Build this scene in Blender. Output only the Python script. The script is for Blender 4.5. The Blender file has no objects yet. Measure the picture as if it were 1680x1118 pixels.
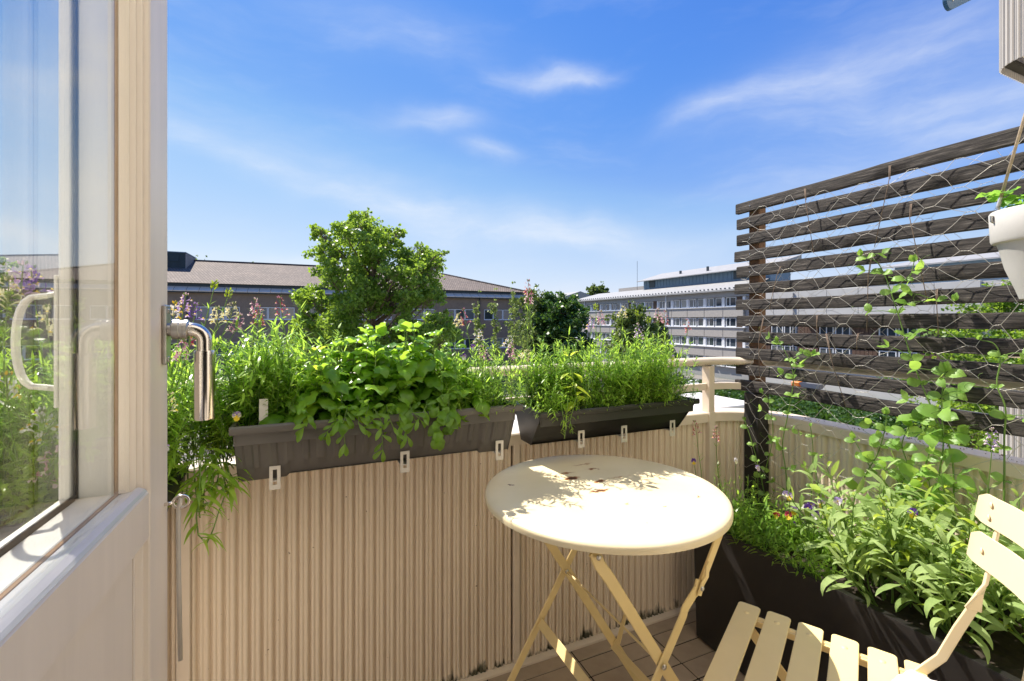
import bpy, math, random
import numpy as np
from mathutils import Vector, Matrix, noise

random.seed(7)
R = math.radians
scene = bpy.context.scene
col = scene.collection

# ---------------------------------------------------------------- camera, sky, sun, exposure
CH = 1.15                     # eye height above the balcony tiles
HEAD = 23.6                   # camera heading, degrees right of the balcony's outward axis
CA, SA = math.cos(R(HEAD)), math.sin(R(HEAD))
cam_d = bpy.data.cameras.new('camera')
cam = bpy.data.objects.new('camera', cam_d)
col.objects.link(cam)
cam.location = (0, 0, CH)
cam.rotation_euler = (R(90), 0, R(-HEAD))
cam_d.sensor_width = 36
cam_d.lens = 16.0
cam_d.shift_y = -32 / 1680
cam_d.clip_start = 0.02
cam_d.clip_end = 3000
scene.camera = cam

SUN_EL = 54.0
SUN_RAY = Vector((0.41 * math.cos(R(SUN_EL)), -0.912 * math.cos(R(SUN_EL)), -math.sin(R(SUN_EL))))
sun_d = bpy.data.lights.new('sun', 'SUN')
sun_d.energy = 3.6
sun_d.angle = R(0.53)
sun_d.color = (1.0, 0.93, 0.82)
sun = bpy.data.objects.new('sun', sun_d)
sun.rotation_euler = SUN_RAY.to_track_quat('-Z', 'Y').to_euler()
sun.location = (-5, 10, 20)
col.objects.link(sun)

world = bpy.data.worlds.new('World')
scene.world = world
world.use_nodes = True
wt = world.node_tree
for n_ in list(wt.nodes): wt.nodes.remove(n_)
def wn(t, **k):
    n = wt.nodes.new(t)
    for a, b in k.items(): setattr(n, a, b)
    return n
wl = wt.links.new
EXPO = 1.38
SKYK = 1.06 / (.13 * 2 ** EXPO)
sky = wn('ShaderNodeTexSky', sky_type='NISHITA', sun_disc=False)
sky.sun_elevation = R(SUN_EL)
sky.sun_rotation = R(-24.3)
sky.altitude = 0
sky.air_density = 1.0
sky.dust_density = 0.0
sky.ozone_density = 1.0
# tone of the clear sky as the photograph holds it: deep blue overhead, pale at the horizon, never clipped
sk_s = wn('ShaderNodeMix', data_type='RGBA', blend_type='MULTIPLY'); sk_s.inputs['Factor'].default_value = 1; sk_s.inputs['B'].default_value = (.1, .1, .1, 1)
wl(sky.outputs[0], sk_s.inputs['A'])
crv = wn('ShaderNodeRGBCurve'); wl(sk_s.outputs['Result'], crv.inputs['Color'])
for ci, ps in enumerate((((0, 0), (.142, .095), (.158, .11), (.212, .19), (.251, .285), (.457, .56), (1, .85)),
                         ((0, 0), (.232, .27), (.261, .305), (.347, .41), (.398, .51), (.636, .71), (1, .86)),
                         ((0, 0), (.398, .78), (.467, .835), (.60, .88), (.758, .93), (1, .95)))):
    cv = crv.mapping.curves[ci]
    cv.points[0].location = ps[0]; cv.points[-1].location = ps[-1]
    for q_ in ps[1:-1]: cv.points.new(*q_)
crv.mapping.update()
hs = wn('ShaderNodeMix', data_type='RGBA', blend_type='MULTIPLY'); hs.inputs['Factor'].default_value = 1; hs.inputs['B'].default_value = (SKYK, SKYK, SKYK, 1)
wl(crv.outputs[0], hs.inputs['A'])
SKY_OUT = wn('ShaderNodeOutputWorld')
BG = wn('ShaderNodeBackground')
BG.inputs['Strength'].default_value = 0.13
wl(BG.outputs[0], SKY_OUT.inputs[0])
# thin cirrus: soft elongated wisps broken up by noise, laid out by azimuth and elevation
tc = wn('ShaderNodeTexCoord')
sep = wn('ShaderNodeSeparateXYZ'); wl(tc.outputs['Generated'], sep.inputs[0])
def M_(op, a, b=None, c=None, clamp=False):
    n = wn('ShaderNodeMath', operation=op, use_clamp=clamp)
    for i, v in enumerate((a, b, c)):
        if v is None: continue
        if isinstance(v, (int, float)): n.inputs[i].default_value = v
        else: wl(v, n.inputs[i])
    return n.outputs[0]
az = M_('ARCTAN2', sep.outputs[0], sep.outputs[1])
el = M_('ARCSINE', sep.outputs[2])
nz = wn('ShaderNodeTexNoise'); nz.inputs['Scale'].default_value = 3.2; nz.inputs['Detail'].default_value = 6
wl(tc.outputs['Generated'], nz.inputs['Vector'])
nsep = wn('ShaderNodeSeparateColor'); wl(nz.outputs['Color'], nsep.inputs[0])
azd = M_('MULTIPLY_ADD', M_('SUBTRACT', nsep.outputs[0], 0.5), 0.16, az)
eld = M_('MULTIPLY_ADD', M_('SUBTRACT', nsep.outputs[1], 0.5), 0.13, el)
cmb = wn('ShaderNodeCombineXYZ'); wl(azd, cmb.inputs[0]); wl(eld, cmb.inputs[1])
def streaks(rot, sx, sy, lo, hi, det=8):
    m = wn('ShaderNodeMapping'); m.inputs['Rotation'].default_value = (0, 0, R(rot)); m.inputs['Scale'].default_value = (sx, sy, 1)
    wl(cmb.outputs[0], m.inputs[0])
    n = wn('ShaderNodeTexNoise'); n.inputs['Scale'].default_value = 1; n.inputs['Detail'].default_value = det; n.inputs['Roughness'].default_value = .62
    wl(m.outputs[0], n.inputs['Vector'])
    r = wn('ShaderNodeMapRange', interpolation_type='SMOOTHSTEP'); r.inputs[1].default_value = lo; r.inputs[2].default_value = hi
    wl(n.outputs[0], r.inputs[0])
    return r.outputs[0]
fine = streaks(12, 4, 16, .30, .80, 6)
broad = streaks(16, 2.0, 7.5, .46, .78, 5)
def wisp(px, py, half_len, half_h, tilt, amt):
    a = (px - 840) / 747; b = (527 - py) / 747
    a0 = R(HEAD) + math.atan(a); e0 = math.atan(b / math.sqrt(1 + a * a))
    dx = M_('SUBTRACT', azd, a0); dy = M_('SUBTRACT', eld, e0)
    c, s = math.cos(R(tilt)), math.sin(R(tilt))
    u = M_('ADD', M_('MULTIPLY', dx, c / half_len), M_('MULTIPLY', dy, s / half_len))
    v = M_('ADD', M_('MULTIPLY', dx, -s / half_h), M_('MULTIPLY', dy, c / half_h))
    q = M_('ADD', M_('MULTIPLY', u, u), M_('MULTIPLY', v, v))
    return M_('MULTIPLY', M_('POWER', 2.718, M_('MULTIPLY', q, -1)), amt)
acc = None
for w in ((890, 130, .10, .018, 0, .50), (960, 132, .06, .010, 4, .3), (712, 212, .085, .024, 5, .50), (790, 258, .06, .016, -4, .60),
          (1190, 176, .12, .020, 9, .40), (1330, 140, .20, .045, 12, .26), (1500, 100, .25, .10, 12, .26), (1600, 190, .28, .05, 12, .42),
          (60, 160, .10, .06, -12, .55), (380, 260, .16, .022, -16, .40), (600, 320, .26, .045, -14, .42), (850, 370, .25, .035, -6, .42),
          (1020, 395, .25, .03, -3, .42), (60, 395, .22, .022, 0, .8), (640, 50, .22, .05, -8, .22), (520, 428, .10, .012, 0, .6)):
    g = wisp(*w)
    acc = g if acc is None else M_('ADD', acc, g)
tex = M_('MULTIPLY_ADD', fine, .62, .42)
c1 = M_('MULTIPLY', acc, tex)
c2 = M_('MULTIPLY', M_('MULTIPLY', broad, .22), M_('MULTIPLY_ADD', fine, .6, .4))
cov = M_('ADD', c1, c2, clamp=True)
cov = M_('MULTIPLY', cov, M_('GREATER_THAN', sep.outputs[2], 0.0))
mx = wn('ShaderNodeMix', data_type='RGBA'); mx.clamp_factor = True
wl(cov, mx.inputs['Factor']); wl(hs.outputs['Result'], mx.inputs['A']); mx.inputs['B'].default_value = (.86 * SKYK, .90 * SKYK, .96 * SKYK, 1)
wl(mx.outputs['Result'], BG.inputs['Color'])

scene.view_settings.view_transform = 'Standard'
scene.view_settings.look = 'None'
scene.view_settings.exposure = EXPO
scene.view_settings.gamma = 1
scene.view_settings.use_curve_mapping = False
try:
    scene.cycles.max_bounces = 8
    scene.cycles.diffuse_bounces = 4
    scene.cycles.transparent_max_bounces = 12
    scene.cycles.use_denoising = True
    scene.cycles.sample_clamp_indirect = 6
except Exception:
    pass

# ---------------------------------------------------------------- places read off the photograph (only used to author coordinates)
F = 747.0
def on_v(px, py, v):          # a point on the plane y = v
    a = (px - 840) / F; Z = v / (CA - SA * a)
    return Vector((Z * (CA * a + SA), v, CH - (py - 527) / F * Z))
def on_u(px, py, u):          # a point on the plane x = u
    a = (px - 840) / F; Z = u / (CA * a + SA)
    return Vector((u, Z * (CA - SA * a), CH - (py - 527) / F * Z))
def at_Z(px, py, Z):
    a = (px - 840) / F
    return Vector((Z * (CA * a + SA), Z * (CA - SA * a), CH - (py - 527) / F * Z))

# ---------------------------------------------------------------- helpers
class MB:
    def __init__(s): s.v = []; s.f = []; s.m = []; s.n = 0; s.smooth = True
    def add(s, verts, faces, m=0, M=None):
        if M is not None:
            A = np.array(M); verts = np.asarray(verts, float).reshape(-1, 3) @ A[:3, :3].T + A[:3, 3]
        b = s.n
        vv = np.asarray(verts, float).reshape(-1, 3)
        s.v.append(vv); s.n += len(vv)
        s.f.extend([tuple(i + b for i in f) for f in faces])
        s.m.extend([m] * len(faces))
        return s
    def box(s, lo, hi, m=0, M=None, bev=0):
        x0, y0, z0 = lo; x1, y1, z1 = hi
        if bev <= 0:
            vs = [(x, y, z) for x in (x0, x1) for y in (y0, y1) for z in (z0, z1)]
            fs = [(0, 1, 3, 2), (4, 6, 7, 5), (0, 4, 5, 1), (2, 3, 7, 6), (0, 2, 6, 4), (1, 5, 7, 3)]
            return s.add(vs, fs, m, M)
        b = min(bev, (x1 - x0) / 2.01, (y1 - y0) / 2.01, (z1 - z0) / 2.01)
        bm = __import__('bmesh').new()
        mod = __import__('bmesh')
        mod.ops.create_cube(bm, size=1)
        for v in bm.verts:
            v.co = Vector(((x0 + x1) / 2 + v.co.x * (x1 - x0), (y0 + y1) / 2 + v.co.y * (y1 - y0), (z0 + z1) / 2 + v.co.z * (z1 - z0)))
        mod.ops.bevel(bm, geom=list(bm.edges), offset=b, segments=1, affect='EDGES')
        bm.verts.index_update()
        s.add([v.co[:] for v in bm.verts], [tuple(v.index for v in f.verts) for f in bm.faces], m, M)
        bm.free()
        return s
    def tube(s, pts, rad, n=6, m=0, M=None, caps=True, flat=None):
        pts = [Vector(p) for p in pts]
        rr = rad if isinstance(rad, (list, tuple)) else [rad] * len(pts)
        vs = []; fs = []
        ref = None
        for i, p in enumerate(pts):
            t = (pts[min(i + 1, len(pts) - 1)] - pts[max(i - 1, 0)])
            if t.length < 1e-9: t = Vector((0, 0, 1))
            t.normalize()
            if ref is None:
                ref = Vector((0, 0, 1)) if abs(t.z) < .9 else Vector((1, 0, 0))
            x = t.cross(ref)
            if x.length < 1e-6: x = t.cross(Vector((0, 1, 0)))
            x.normalize(); y = x.cross(t).normalized(); ref = y
            for k in range(n):
                a = 2 * math.pi * k / n
                vs.append(p + x * (math.cos(a) * rr[i]) + y * (math.sin(a) * rr[i]))
        for i in range(len(pts) - 1):
            for k in range(n):
                a = i * n + k; b = i * n + (k + 1) % n
                fs.append((a, b, b + n, a + n))
        if caps:
            fs.append(tuple(reversed(range(n)))); fs.append(tuple(range((len(pts) - 1) * n, len(pts) * n)))
        return s.add([v[:] for v in vs], fs, m, M)
    def strap(s, pts, w, t, wdir, m=0, M=None):
        """flat bar through pts; wdir: direction of its width (one vector or one per point)"""
        pts = [Vector(p) for p in pts]
        wd = [Vector(wdir)] * len(pts) if not isinstance(wdir, list) else [Vector(q) for q in wdir]
        ww = w if isinstance(w, (list, tuple)) else [w] * len(pts)
        vs = []; fs = []
        for i, p in enumerate(pts):
            d = (pts[min(i + 1, len(pts) - 1)] - pts[max(i - 1, 0)]).normalized()
            a = wd[i] - d * wd[i].dot(d)
            a.normalize(); b = d.cross(a).normalized()
            e = min(t * .35, ww[i] * .2)
            for sx, sy in ((-1, -1), (1, -1), (1, 1), (-1, 1)):
                if sx == sy:
                    q = ((sx * (ww[i] / 2), sy * (t / 2 - e)), (sx * (ww[i] / 2 - e), sy * t / 2))
                else:
                    q = ((sx * (ww[i] / 2 - e), sy * t / 2), (sx * (ww[i] / 2), sy * (t / 2 - e)))
                for (qa, qb) in q: vs.append(p + a * qa + b * qb)
        k = 8
        for i in range(len(pts) - 1):
            for j in range(k):
                a0 = i * k + j; b0 = i * k + (j + 1) % k
                fs.append((a0, b0, b0 + k, a0 + k))
        fs.append(tuple(reversed(range(k)))); fs.append(tuple(range((len(pts) - 1) * k, len(pts) * k)))
        return s.add([v[:] for v in vs], fs, m, M)
    def lathe(s, prof, n=32, m=0, M=None, close=False):
        vs = []; fs = []
        for r, z in prof:
            for k in range(n):
                a = 2 * math.pi * k / n
                vs.append((r * math.cos(a), r * math.sin(a), z))
        for i in range(len(prof) - 1):
            for k in range(n):
                a = i * n + k; b = i * n + (k + 1) % n
                fs.append((a, b, b + n, a + n))
        if close:
            fs.append(tuple(reversed(range(n)))); fs.append(tuple(range((len(prof) - 1) * n, len(prof) * n)))
        return s.add(vs, fs, m, M)
    def prism(s, poly, z0, z1, m=0, M=None):
        n = len(poly)
        vs = [(x, y, z0) for x, y in poly] + [(x, y, z1) for x, y in poly]
        fs = [tuple(reversed(range(n))), tuple(range(n, 2 * n))] + [(i, (i + 1) % n, (i + 1) % n + n, i + n) for i in range(n)]
        return s.add(vs, fs, m, M)
    def grid(s, fn, nu, nv, m=0, M=None):
        vs = [fn(i / nu, j / nv) for i in range(nu + 1) for j in range(nv + 1)]
        fs = [(i * (nv + 1) + j, (i + 1) * (nv + 1) + j, (i + 1) * (nv + 1) + j + 1, i * (nv + 1) + j + 1) for i in range(nu) for j in range(nv)]
        return s.add(vs, fs, m, M)
    def mesh(s, name, mats, smooth=None, angle=35):
        me = bpy.data.meshes.new(name)
        v = np.concatenate(s.v) if s.v else np.zeros((0, 3))
        me.from_pydata(v.tolist(), [], s.f)
        for q in (mats if isinstance(mats, (list, tuple)) else [mats]): me.materials.append(q)
        if len(set(s.m)) > 1: me.polygons.foreach_set('material_index', s.m)
        if smooth is None: smooth = True
        if smooth:
            me.polygons.foreach_set('use_smooth', [True] * len(me.polygons))
            if angle < 180:
                try: me.set_sharp_from_angle(angle=R(angle))
                except Exception: pass
        me.update()
        return me
    def build(s, name, mats, parent=None, smooth=None, angle=35, loc=None):
        return link(name, s.mesh(name, mats, smooth, angle), parent, loc)

def link(name, me, parent=None, loc=None, M=None):
    o = bpy.data.objects.new(name, me); col.objects.link(o)
    if parent: o.parent = parent
    if M is not None: o.matrix_basis = M
    if loc is not None: o.location = loc
    return o
def tag(o, label=None, cat=None, group=None, kind=None):
    if label: o['label'] = label
    if cat: o['category'] = cat
    if group: o['group'] = group
    if kind: o['kind'] = kind
    return o
def empty(name, label, cat, loc=(0, 0, 0), rz=0, group=None):
    o = bpy.data.objects.new(name, None); col.objects.link(o)
    o.empty_display_size = .1
    o.location = loc; o.rotation_euler = (0, 0, rz)
    return tag(o, label, cat, group)
def copy_tree(o, parent=None):
    c = o.copy(); col.objects.link(c); c.parent = parent
    for ch in list(o.children): copy_tree(ch, c)
    return c
def frame(p, d, n=(0, 0, 1), s=1.0):
    y = Vector(d).normalized(); n = Vector(n)
    x = y.cross(n)
    if x.length < 1e-4: x = y.cross(Vector((1, .3, 0)))
    x.normalize(); z = x.cross(y)
    M = Matrix((x * s, y * s, z * s)).transposed().to_4x4()
    M.translation = Vector(p)
    return M
def rnd(a, b): return random.uniform(a, b)

# ---------------------------------------------------------------- materials
def new_mat(name):
    m = bpy.data.materials.new(name); m.use_nodes = True
    nt = m.node_tree
    return m, nt, nt.nodes['Principled BSDF'], nt.nodes['Material Output']
def N(nt, t, **k):
    n = nt.nodes.new(t)
    for a, b in k.items(): setattr(n, a, b)
    return n
def noise_(nt, scale, detail=4, rough=.5, vec=None, stretch=None, kind='Object'):
    t = N(nt, 'ShaderNodeTexNoise'); t.inputs['Scale'].default_value = scale; t.inputs['Detail'].default_value = detail; t.inputs['Roughness'].default_value = rough
    c = N(nt, 'ShaderNodeTexCoord'); src = c.outputs[kind]
    if stretch:
        m = N(nt, 'ShaderNodeMapping'); m.inputs['Scale'].default_value = stretch
        nt.links.new(src, m.inputs[0]); src = m.outputs[0]
    nt.links.new(src, t.inputs['Vector'])
    return t.outputs[0]
def ramp(nt, fac, stops):
    r = N(nt, 'ShaderNodeValToRGB')
    e = r.color_ramp.elements
    while len(e) < len(stops): e.new(.5)
    for i, (p, c) in enumerate(stops):
        e[i].position = p; e[i].color = (*c, 1) if len(c) == 3 else c
    nt.links.new(fac, r.inputs[0]); return r.outputs[0]
def mixc(nt, fac, a, b, mode='MIX'):
    n = N(nt, 'ShaderNodeMix', data_type='RGBA', blend_type=mode)
    for k, v in (('Factor', fac), ('A', a), ('B', b)):
        if isinstance(v, (int, float)): n.inputs[k].default_value = v
        elif isinstance(v, (tuple, list)): n.inputs[k].default_value = (*v, 1)
        else: nt.links.new(v, n.inputs[k])
    return n.outputs['Result']
def bump(nt, h, strength, dist, b):
    n = N(nt, 'ShaderNodeBump'); n.inputs['Strength'].default_value = strength; n.inputs['Distance'].default_value = dist
    nt.links.new(h, n.inputs['Height']); nt.links.new(n.outputs[0], b.inputs['Normal'])
def paint(name, c, rough=.5, var=.15, scale=6, spots=None, spot_scale=30, spot_lo=.68, bumpk=.15, bscale=120, stretch=None, metal=0, spec=.5, coat=0):
    m, nt, b, o = new_mat(name)
    dark = tuple(x * (1 - var) for x in c); light = tuple(min(1, x * (1 + var * .6)) for x in c)
    cc = ramp(nt, noise_(nt, scale, 5, .6, stretch=stretch), [(.3, dark), (.7, light)])
    if spots:
        f = ramp(nt, noise_(nt, spot_scale, 6, .7, stretch=stretch), [(spot_lo, (0, 0, 0)), (min(.99, spot_lo + .06), (1, 1, 1))])
        cc = mixc(nt, f, cc, spots)
    nt.links.new(cc, b.inputs['Base Color'])
    b.inputs['Roughness'].default_value = rough; b.inputs['Metallic'].default_value = metal
    b.inputs['Specular IOR Level'].default_value = spec
    if coat: b.inputs['Coat Weight'].default_value = coat
    if bumpk: bump(nt, noise_(nt, bscale, 4, .6, stretch=stretch), bumpk, .001, b)
    return m
def leaf_mat(name, c1, c2, trans, tfac=.4, rough=.42, scale=18, bscale=160, per_object=True, bumpk=.3, spec=.5):
    m, nt, b, o = new_mat(name)
    n1 = noise_(nt, scale, 3)
    if per_object:
        oi = N(nt, 'ShaderNodeObjectInfo')
        mm = N(nt, 'ShaderNodeMath', operation='ADD'); nt.links.new(n1, mm.inputs[0]); nt.links.new(oi.outputs['Random'], mm.inputs[1])
        m2 = N(nt, 'ShaderNodeMath', operation='MULTIPLY'); nt.links.new(mm.outputs[0], m2.inputs[0]); m2.inputs[1].default_value = .62
        fac = m2.outputs[0]
    else: fac = n1
    cc = ramp(nt, fac, [(.28, c1), (.72, c2)])
    nt.links.new(cc, b.inputs['Base Color'])
    b.inputs['Roughness'].default_value = rough; b.inputs['Specular IOR Level'].default_value = spec
    if bumpk: bump(nt, noise_(nt, bscale, 3), bumpk, .0012, b)
    tr = N(nt, 'ShaderNodeBsdfTranslucent')
    tcx = mixc(nt, fac, tuple(x * .8 for x in trans), trans); nt.links.new(tcx, tr.inputs['Color'])
    mx = N(nt, 'ShaderNodeMixShader'); mx.inputs[0].default_value = tfac
    nt.links.new(b.outputs[0], mx.inputs[1]); nt.links.new(tr.outputs[0], mx.inputs[2]); nt.links.new(mx.outputs[0], o.inputs[0])
    return m
def glass_mat(name, tint=(.985, .99, .985), rough=0.0, ior=1.5):
    m, nt, b, o = new_mat(name)
    nt.nodes.remove(b)
    t = N(nt, 'ShaderNodeBsdfTransparent'); t.inputs[0].default_value = (*tint, 1)
    g = N(nt, 'ShaderNodeBsdfGlossy'); g.inputs['Roughness'].default_value = rough
    fr = N(nt, 'ShaderNodeFresnel'); ge = N(nt, 'ShaderNodeNewGeometry'); mr = N(nt, 'ShaderNodeMapRange')
    mr.inputs[3].default_value = ior; mr.inputs[4].default_value = 1 / ior
    nt.links.new(ge.outputs['Backfacing'], mr.inputs[0]); nt.links.new(mr.outputs[0], fr.inputs[0])
    mx = N(nt, 'ShaderNodeMixShader')
    nt.links.new(fr.outputs[0], mx.inputs[0]); nt.links.new(t.outputs[0], mx.inputs[1]); nt.links.new(g.outputs[0], mx.inputs[2]); nt.links.new(mx.outputs[0], o.inputs[0])
    return m
def window_mat(name, c=(.03, .04, .05)):
    m, nt, b, o = new_mat(name)
    oi = N(nt, 'ShaderNodeObjectInfo')
    cc = ramp(nt, oi.outputs['Random'], [(0, c), (.55, tuple(x * 1.8 for x in c)), (1, (.20, .21, .20))])
    nt.links.new(cc, b.inputs['Base Color'])
    b.inputs['Roughness'].default_value = .06; b.inputs['Specular IOR Level'].default_value = .9
    return m

# painted sheet of the railing: beige, rain streaks, green grime low down
def rail_sheet():
    m, nt, b, o = new_mat('beige_sheet')
    base = ramp(nt, noise_(nt, 2.2, 4, .5, stretch=(5, 5, .6)), [(.2, (.67, .55, .415)), (.5, (.71, .59, .45)), (.85, (.74, .62, .48))])
    specks = ramp(nt, noise_(nt, 55, 2, .5), [(.76, (0, 0, 0)), (.79, (1, 1, 1))])
    base = mixc(nt, specks, base, (.22, .16, .11))
    tcn = N(nt, 'ShaderNodeTexCoord'); sp = N(nt, 'ShaderNodeSeparateXYZ'); nt.links.new(tcn.outputs['Object'], sp.inputs[0])
    mr = N(nt, 'ShaderNodeMapRange'); mr.inputs[1].default_value = .085; mr.inputs[2].default_value = .0; mr.inputs[3].default_value = 0; mr.inputs[4].default_value = .50
    nt.links.new(sp.outputs[2], mr.inputs[0])
    ad = N(nt, 'ShaderNodeMath', operation='ADD'); nt.links.new(mr.outputs[0], ad.inputs[0]); nt.links.new(noise_(nt, 22, 5, .65, stretch=(1, 1, .4)), ad.inputs[1])
    g = ramp(nt, ad.outputs[0], [(.78, (0, 0, 0)), (.95, (1, 1, 1))])
    base = mixc(nt, g, base, (.06, .06, .035))
    nt.links.new(base, b.inputs['Base Color']); b.inputs['Roughness'].default_value = .55
    bump(nt, noise_(nt, 300, 2), .05, .0005, b)
    return m
M = {}
M['sheet'] = rail_sheet()
M['rail'] = paint('beige_rail_paint', (.70, .59, .47), .42, .12, 5, (.16, .17, .08), 26, .70)
M['pale_paint'] = paint('pale_outer_paint', (.72, .68, .62), .45, .08, 4, (.3, .28, .22), 30, .74)  # off-white paint of the canopy roof and the fence boards
M['white_sheet'] = paint('white_corrugated_paint', (.46, .43, .40), .5, .06, 4, (.4, .38, .33), 40, .76)
M['tile'] = paint('floor_tile', (.42, .325, .235), .62, .22, 7, (.10, .085, .06), 30, .66, .25, 200)
M['grout'] = paint('dark_joint', (.035, .03, .022), .9, .3, 30)
M['door'] = paint('cream_door_paint', (.86, .76, .65), .36, .09, 5, (.36, .27, .19), 16, .70, .3, 60, stretch=(3, 3, .3))
M['door_in'] = paint('white_sash_paint', (.80, .78, .72), .42, .10, 6, (.30, .27, .2), 20, .69, .45, 40, stretch=(3, 3, .25))
M['putty'] = paint('ochre_seal', (.26, .13, .035), .7, .3, 25)
M['gasket'] = paint('dark_gasket', (.05, .04, .03), .7, .4, 40)
M['glass'] = glass_mat('clear_glass')
M['chrome'] = paint('brushed_chrome', (.72, .66, .60), .16, .06, 20, None, metal=1, bumpk=.04)
M['steel'] = paint('dull_steel', (.55, .53, .50), .36, .2, 40, (.25, .18, .12), 60, .72, metal=1)
M['zinc'] = paint('zinc_bracket', (.62, .58, .52), .5, .12, 20, (.45, .33, .2), 30, .74, metal=.3)
M['yellow'] = paint('pale_yellow_enamel', (.78, .60, .28), .38, .10, 6, (.22, .09, .03), 46, .765, .10, 60, coat=.2)
M['cream_seat'] = paint('cream_yellow_enamel', (.80, .64, .32), .42, .07, 6, (.30, .17, .07), 60, .775, .10, 60, coat=.15)
M['cream_back'] = paint('cream_back_enamel', (.80, .66, .42), .42, .05, 6, (.30, .17, .07), 60, .785, .10, 60, coat=.15)
M['grey_plastic'] = paint('grey_brown_plastic', (.100, .092, .084), .5, .14, 8, (.2, .18, .16), 90, .80, .12, 150)
M['black_plastic'] = paint('black_plastic', (.014, .013, .012), .42, .3, 12, (.06, .055, .05), 120, .78, .12, 150)
M['soil'] = paint('dark_potting_soil', (.035, .024, .016), .95, .5, 60, (.22, .18, .14), 110, .66, 1.0, 90)
M['tag'] = paint('white_plant_tag', (.62, .57, .54), .5, .12, 20, (.5, .25, .2), 14, .72)
M['pot'] = paint('white_glazed_pot', (.50, .485, .46), .6, .08, 10, (.40, .32, .24), 30, .74, .1, 200)
M['rope'] = paint('jute_rope', (.42, .33, .23), .9, .25, 90, None, bumpk=.8, bscale=300)
M['twine'] = paint('brown_twine', (.20, .145, .11), .9, .25, 90)
M['wire'] = paint('galvanised_wire', (.50, .47, .42), .38, .15, 60, None, metal=.55)
M['blue'] = paint('blue_painted_steel', (.012, .07, .16), .35, .08, 6, None, bumpk=0)
M['stem'] = leaf_mat('green_stem', (.10, .19, .03), (.18, .30, .06), (.3, .5, .08), .2, per_object=False, bumpk=0)
M['stem_brown'] = paint('woody_stem', (.20, .13, .09), .8, .3, 60)
M['fine'] = leaf_mat('narrow_leaf', (.09, .20, .025), (.20, .36, .05), (.52, .78, .09), .55, .30, 30, bumpk=0)
M['fine2'] = leaf_mat('narrow_leaf_fresh', (.15, .28, .03), (.32, .50, .08), (.62, .88, .12), .5, .30, 30, bumpk=0)
M['basil'] = leaf_mat('basil_leaf', (.075, .18, .018), (.15, .30, .035), (.52, .80, .07), .5, .27, 40, 70, bumpk=.6)
M['lime'] = leaf_mat('lime_leaf', (.30, .42, .03), (.48, .58, .06), (.80, .92, .10), .5, .42, 40, 70)
M['sage'] = leaf_mat('sage_leaf', (.15, .24, .065), (.35, .46, .18), (.58, .76, .14), .40, .75, 55, 380, bumpk=1.0, spec=.25)
M['pea'] = leaf_mat('pea_leaf', (.12, .26, .04), (.26, .44, .09), (.56, .84, .13), .48, .45, 30, 90, bumpk=.3)
M['straw'] = leaf_mat('strawberry_leaf', (.09, .24, .03), (.20, .40, .06), (.42, .76, .10), .45, .42, 30, 70, bumpk=.6)
M['tree1'] = leaf_mat('maple_leaf', (.08, .155, .02), (.17, .28, .038), (.42, .62, .06), .45, .42, 3, per_object=False, bumpk=0)
M['tree2'] = leaf_mat('dark_tree_leaf', (.025, .075, .014), (.065, .14, .025), (.14, .28, .03), .28, .45, 2, per_object=False, bumpk=0)
M['tree3'] = leaf_mat('pale_shrub_leaf', (.13, .19, .05), (.26, .33, .10), (.40, .52, .10), .35, .45, 4, per_object=False, bumpk=0)
M['tree4'] = leaf_mat('olive_tree_leaf', (.06, .10, .02), (.14, .19, .045), (.24, .34, .05), .32, .45, 2, per_object=False, bumpk=0)
M['bark'] = paint('bark', (.16, .12, .085), .9, .3, 8)
def petal(n, c, t=.35):
    return leaf_mat('petal_' + n, tuple(x * .85 for x in c), c, c, t, .6, 60, per_object=False, bumpk=0)
M['lilac'] = petal('lilac', (.52, .34, .68)); M['pink'] = petal('pink', (.72, .34, .50)); M['palepink'] = petal('pale_pink', (.80, .62, .68))
M['creamp'] = petal('cream', (.82, .78, .52)); M['whitep'] = petal('white', (.82, .80, .82)); M['yellowp'] = petal('yellow', (.85, .62, .03))
M['violet'] = petal('violet', (.16, .06, .42)); M['crimson'] = petal('crimson', (.42, .03, .09)); M['mauve'] = petal('mauve', (.42, .30, .62))

def wood_mat():
    m, nt, b, o = new_mat('weathered_dark_wood')
    g = noise_(nt, 14, 8, .7, stretch=(14, .7, 14))
    cc = ramp(nt, g, [(.34, (.007, .006, .006)), (.47, (.027, .023, .021)), (.58, (.066, .057, .051)), (.73, (.23, .205, .185))])
    k = ramp(nt, noise_(nt, 5, 3, .6, stretch=(1, .6, 1)), [(.62, (0, 0, 0)), (.74, (.7, .7, .7))])
    cc = mixc(nt, k, cc, (.17, .095, .045))
    nt.links.new(cc, b.inputs['Base Color']); b.inputs['Roughness'].default_value = .8; b.inputs['Specular IOR Level'].default_value = .3
    bump(nt, g, .8, .002, b)
    return m
M['wood'] = wood_mat()
M['wood_post'] = paint('brown_post_stain', (.13, .065, .03), .75, .35, 10, (.03, .02, .015), 8, .60, .5, 60, stretch=(8, 8, .6))
M['wood_black'] = paint('blackened_post', (.022, .018, .015), .8, .4, 10, None, bumpk=.6, bscale=50, stretch=(8, 8, .6))

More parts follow.
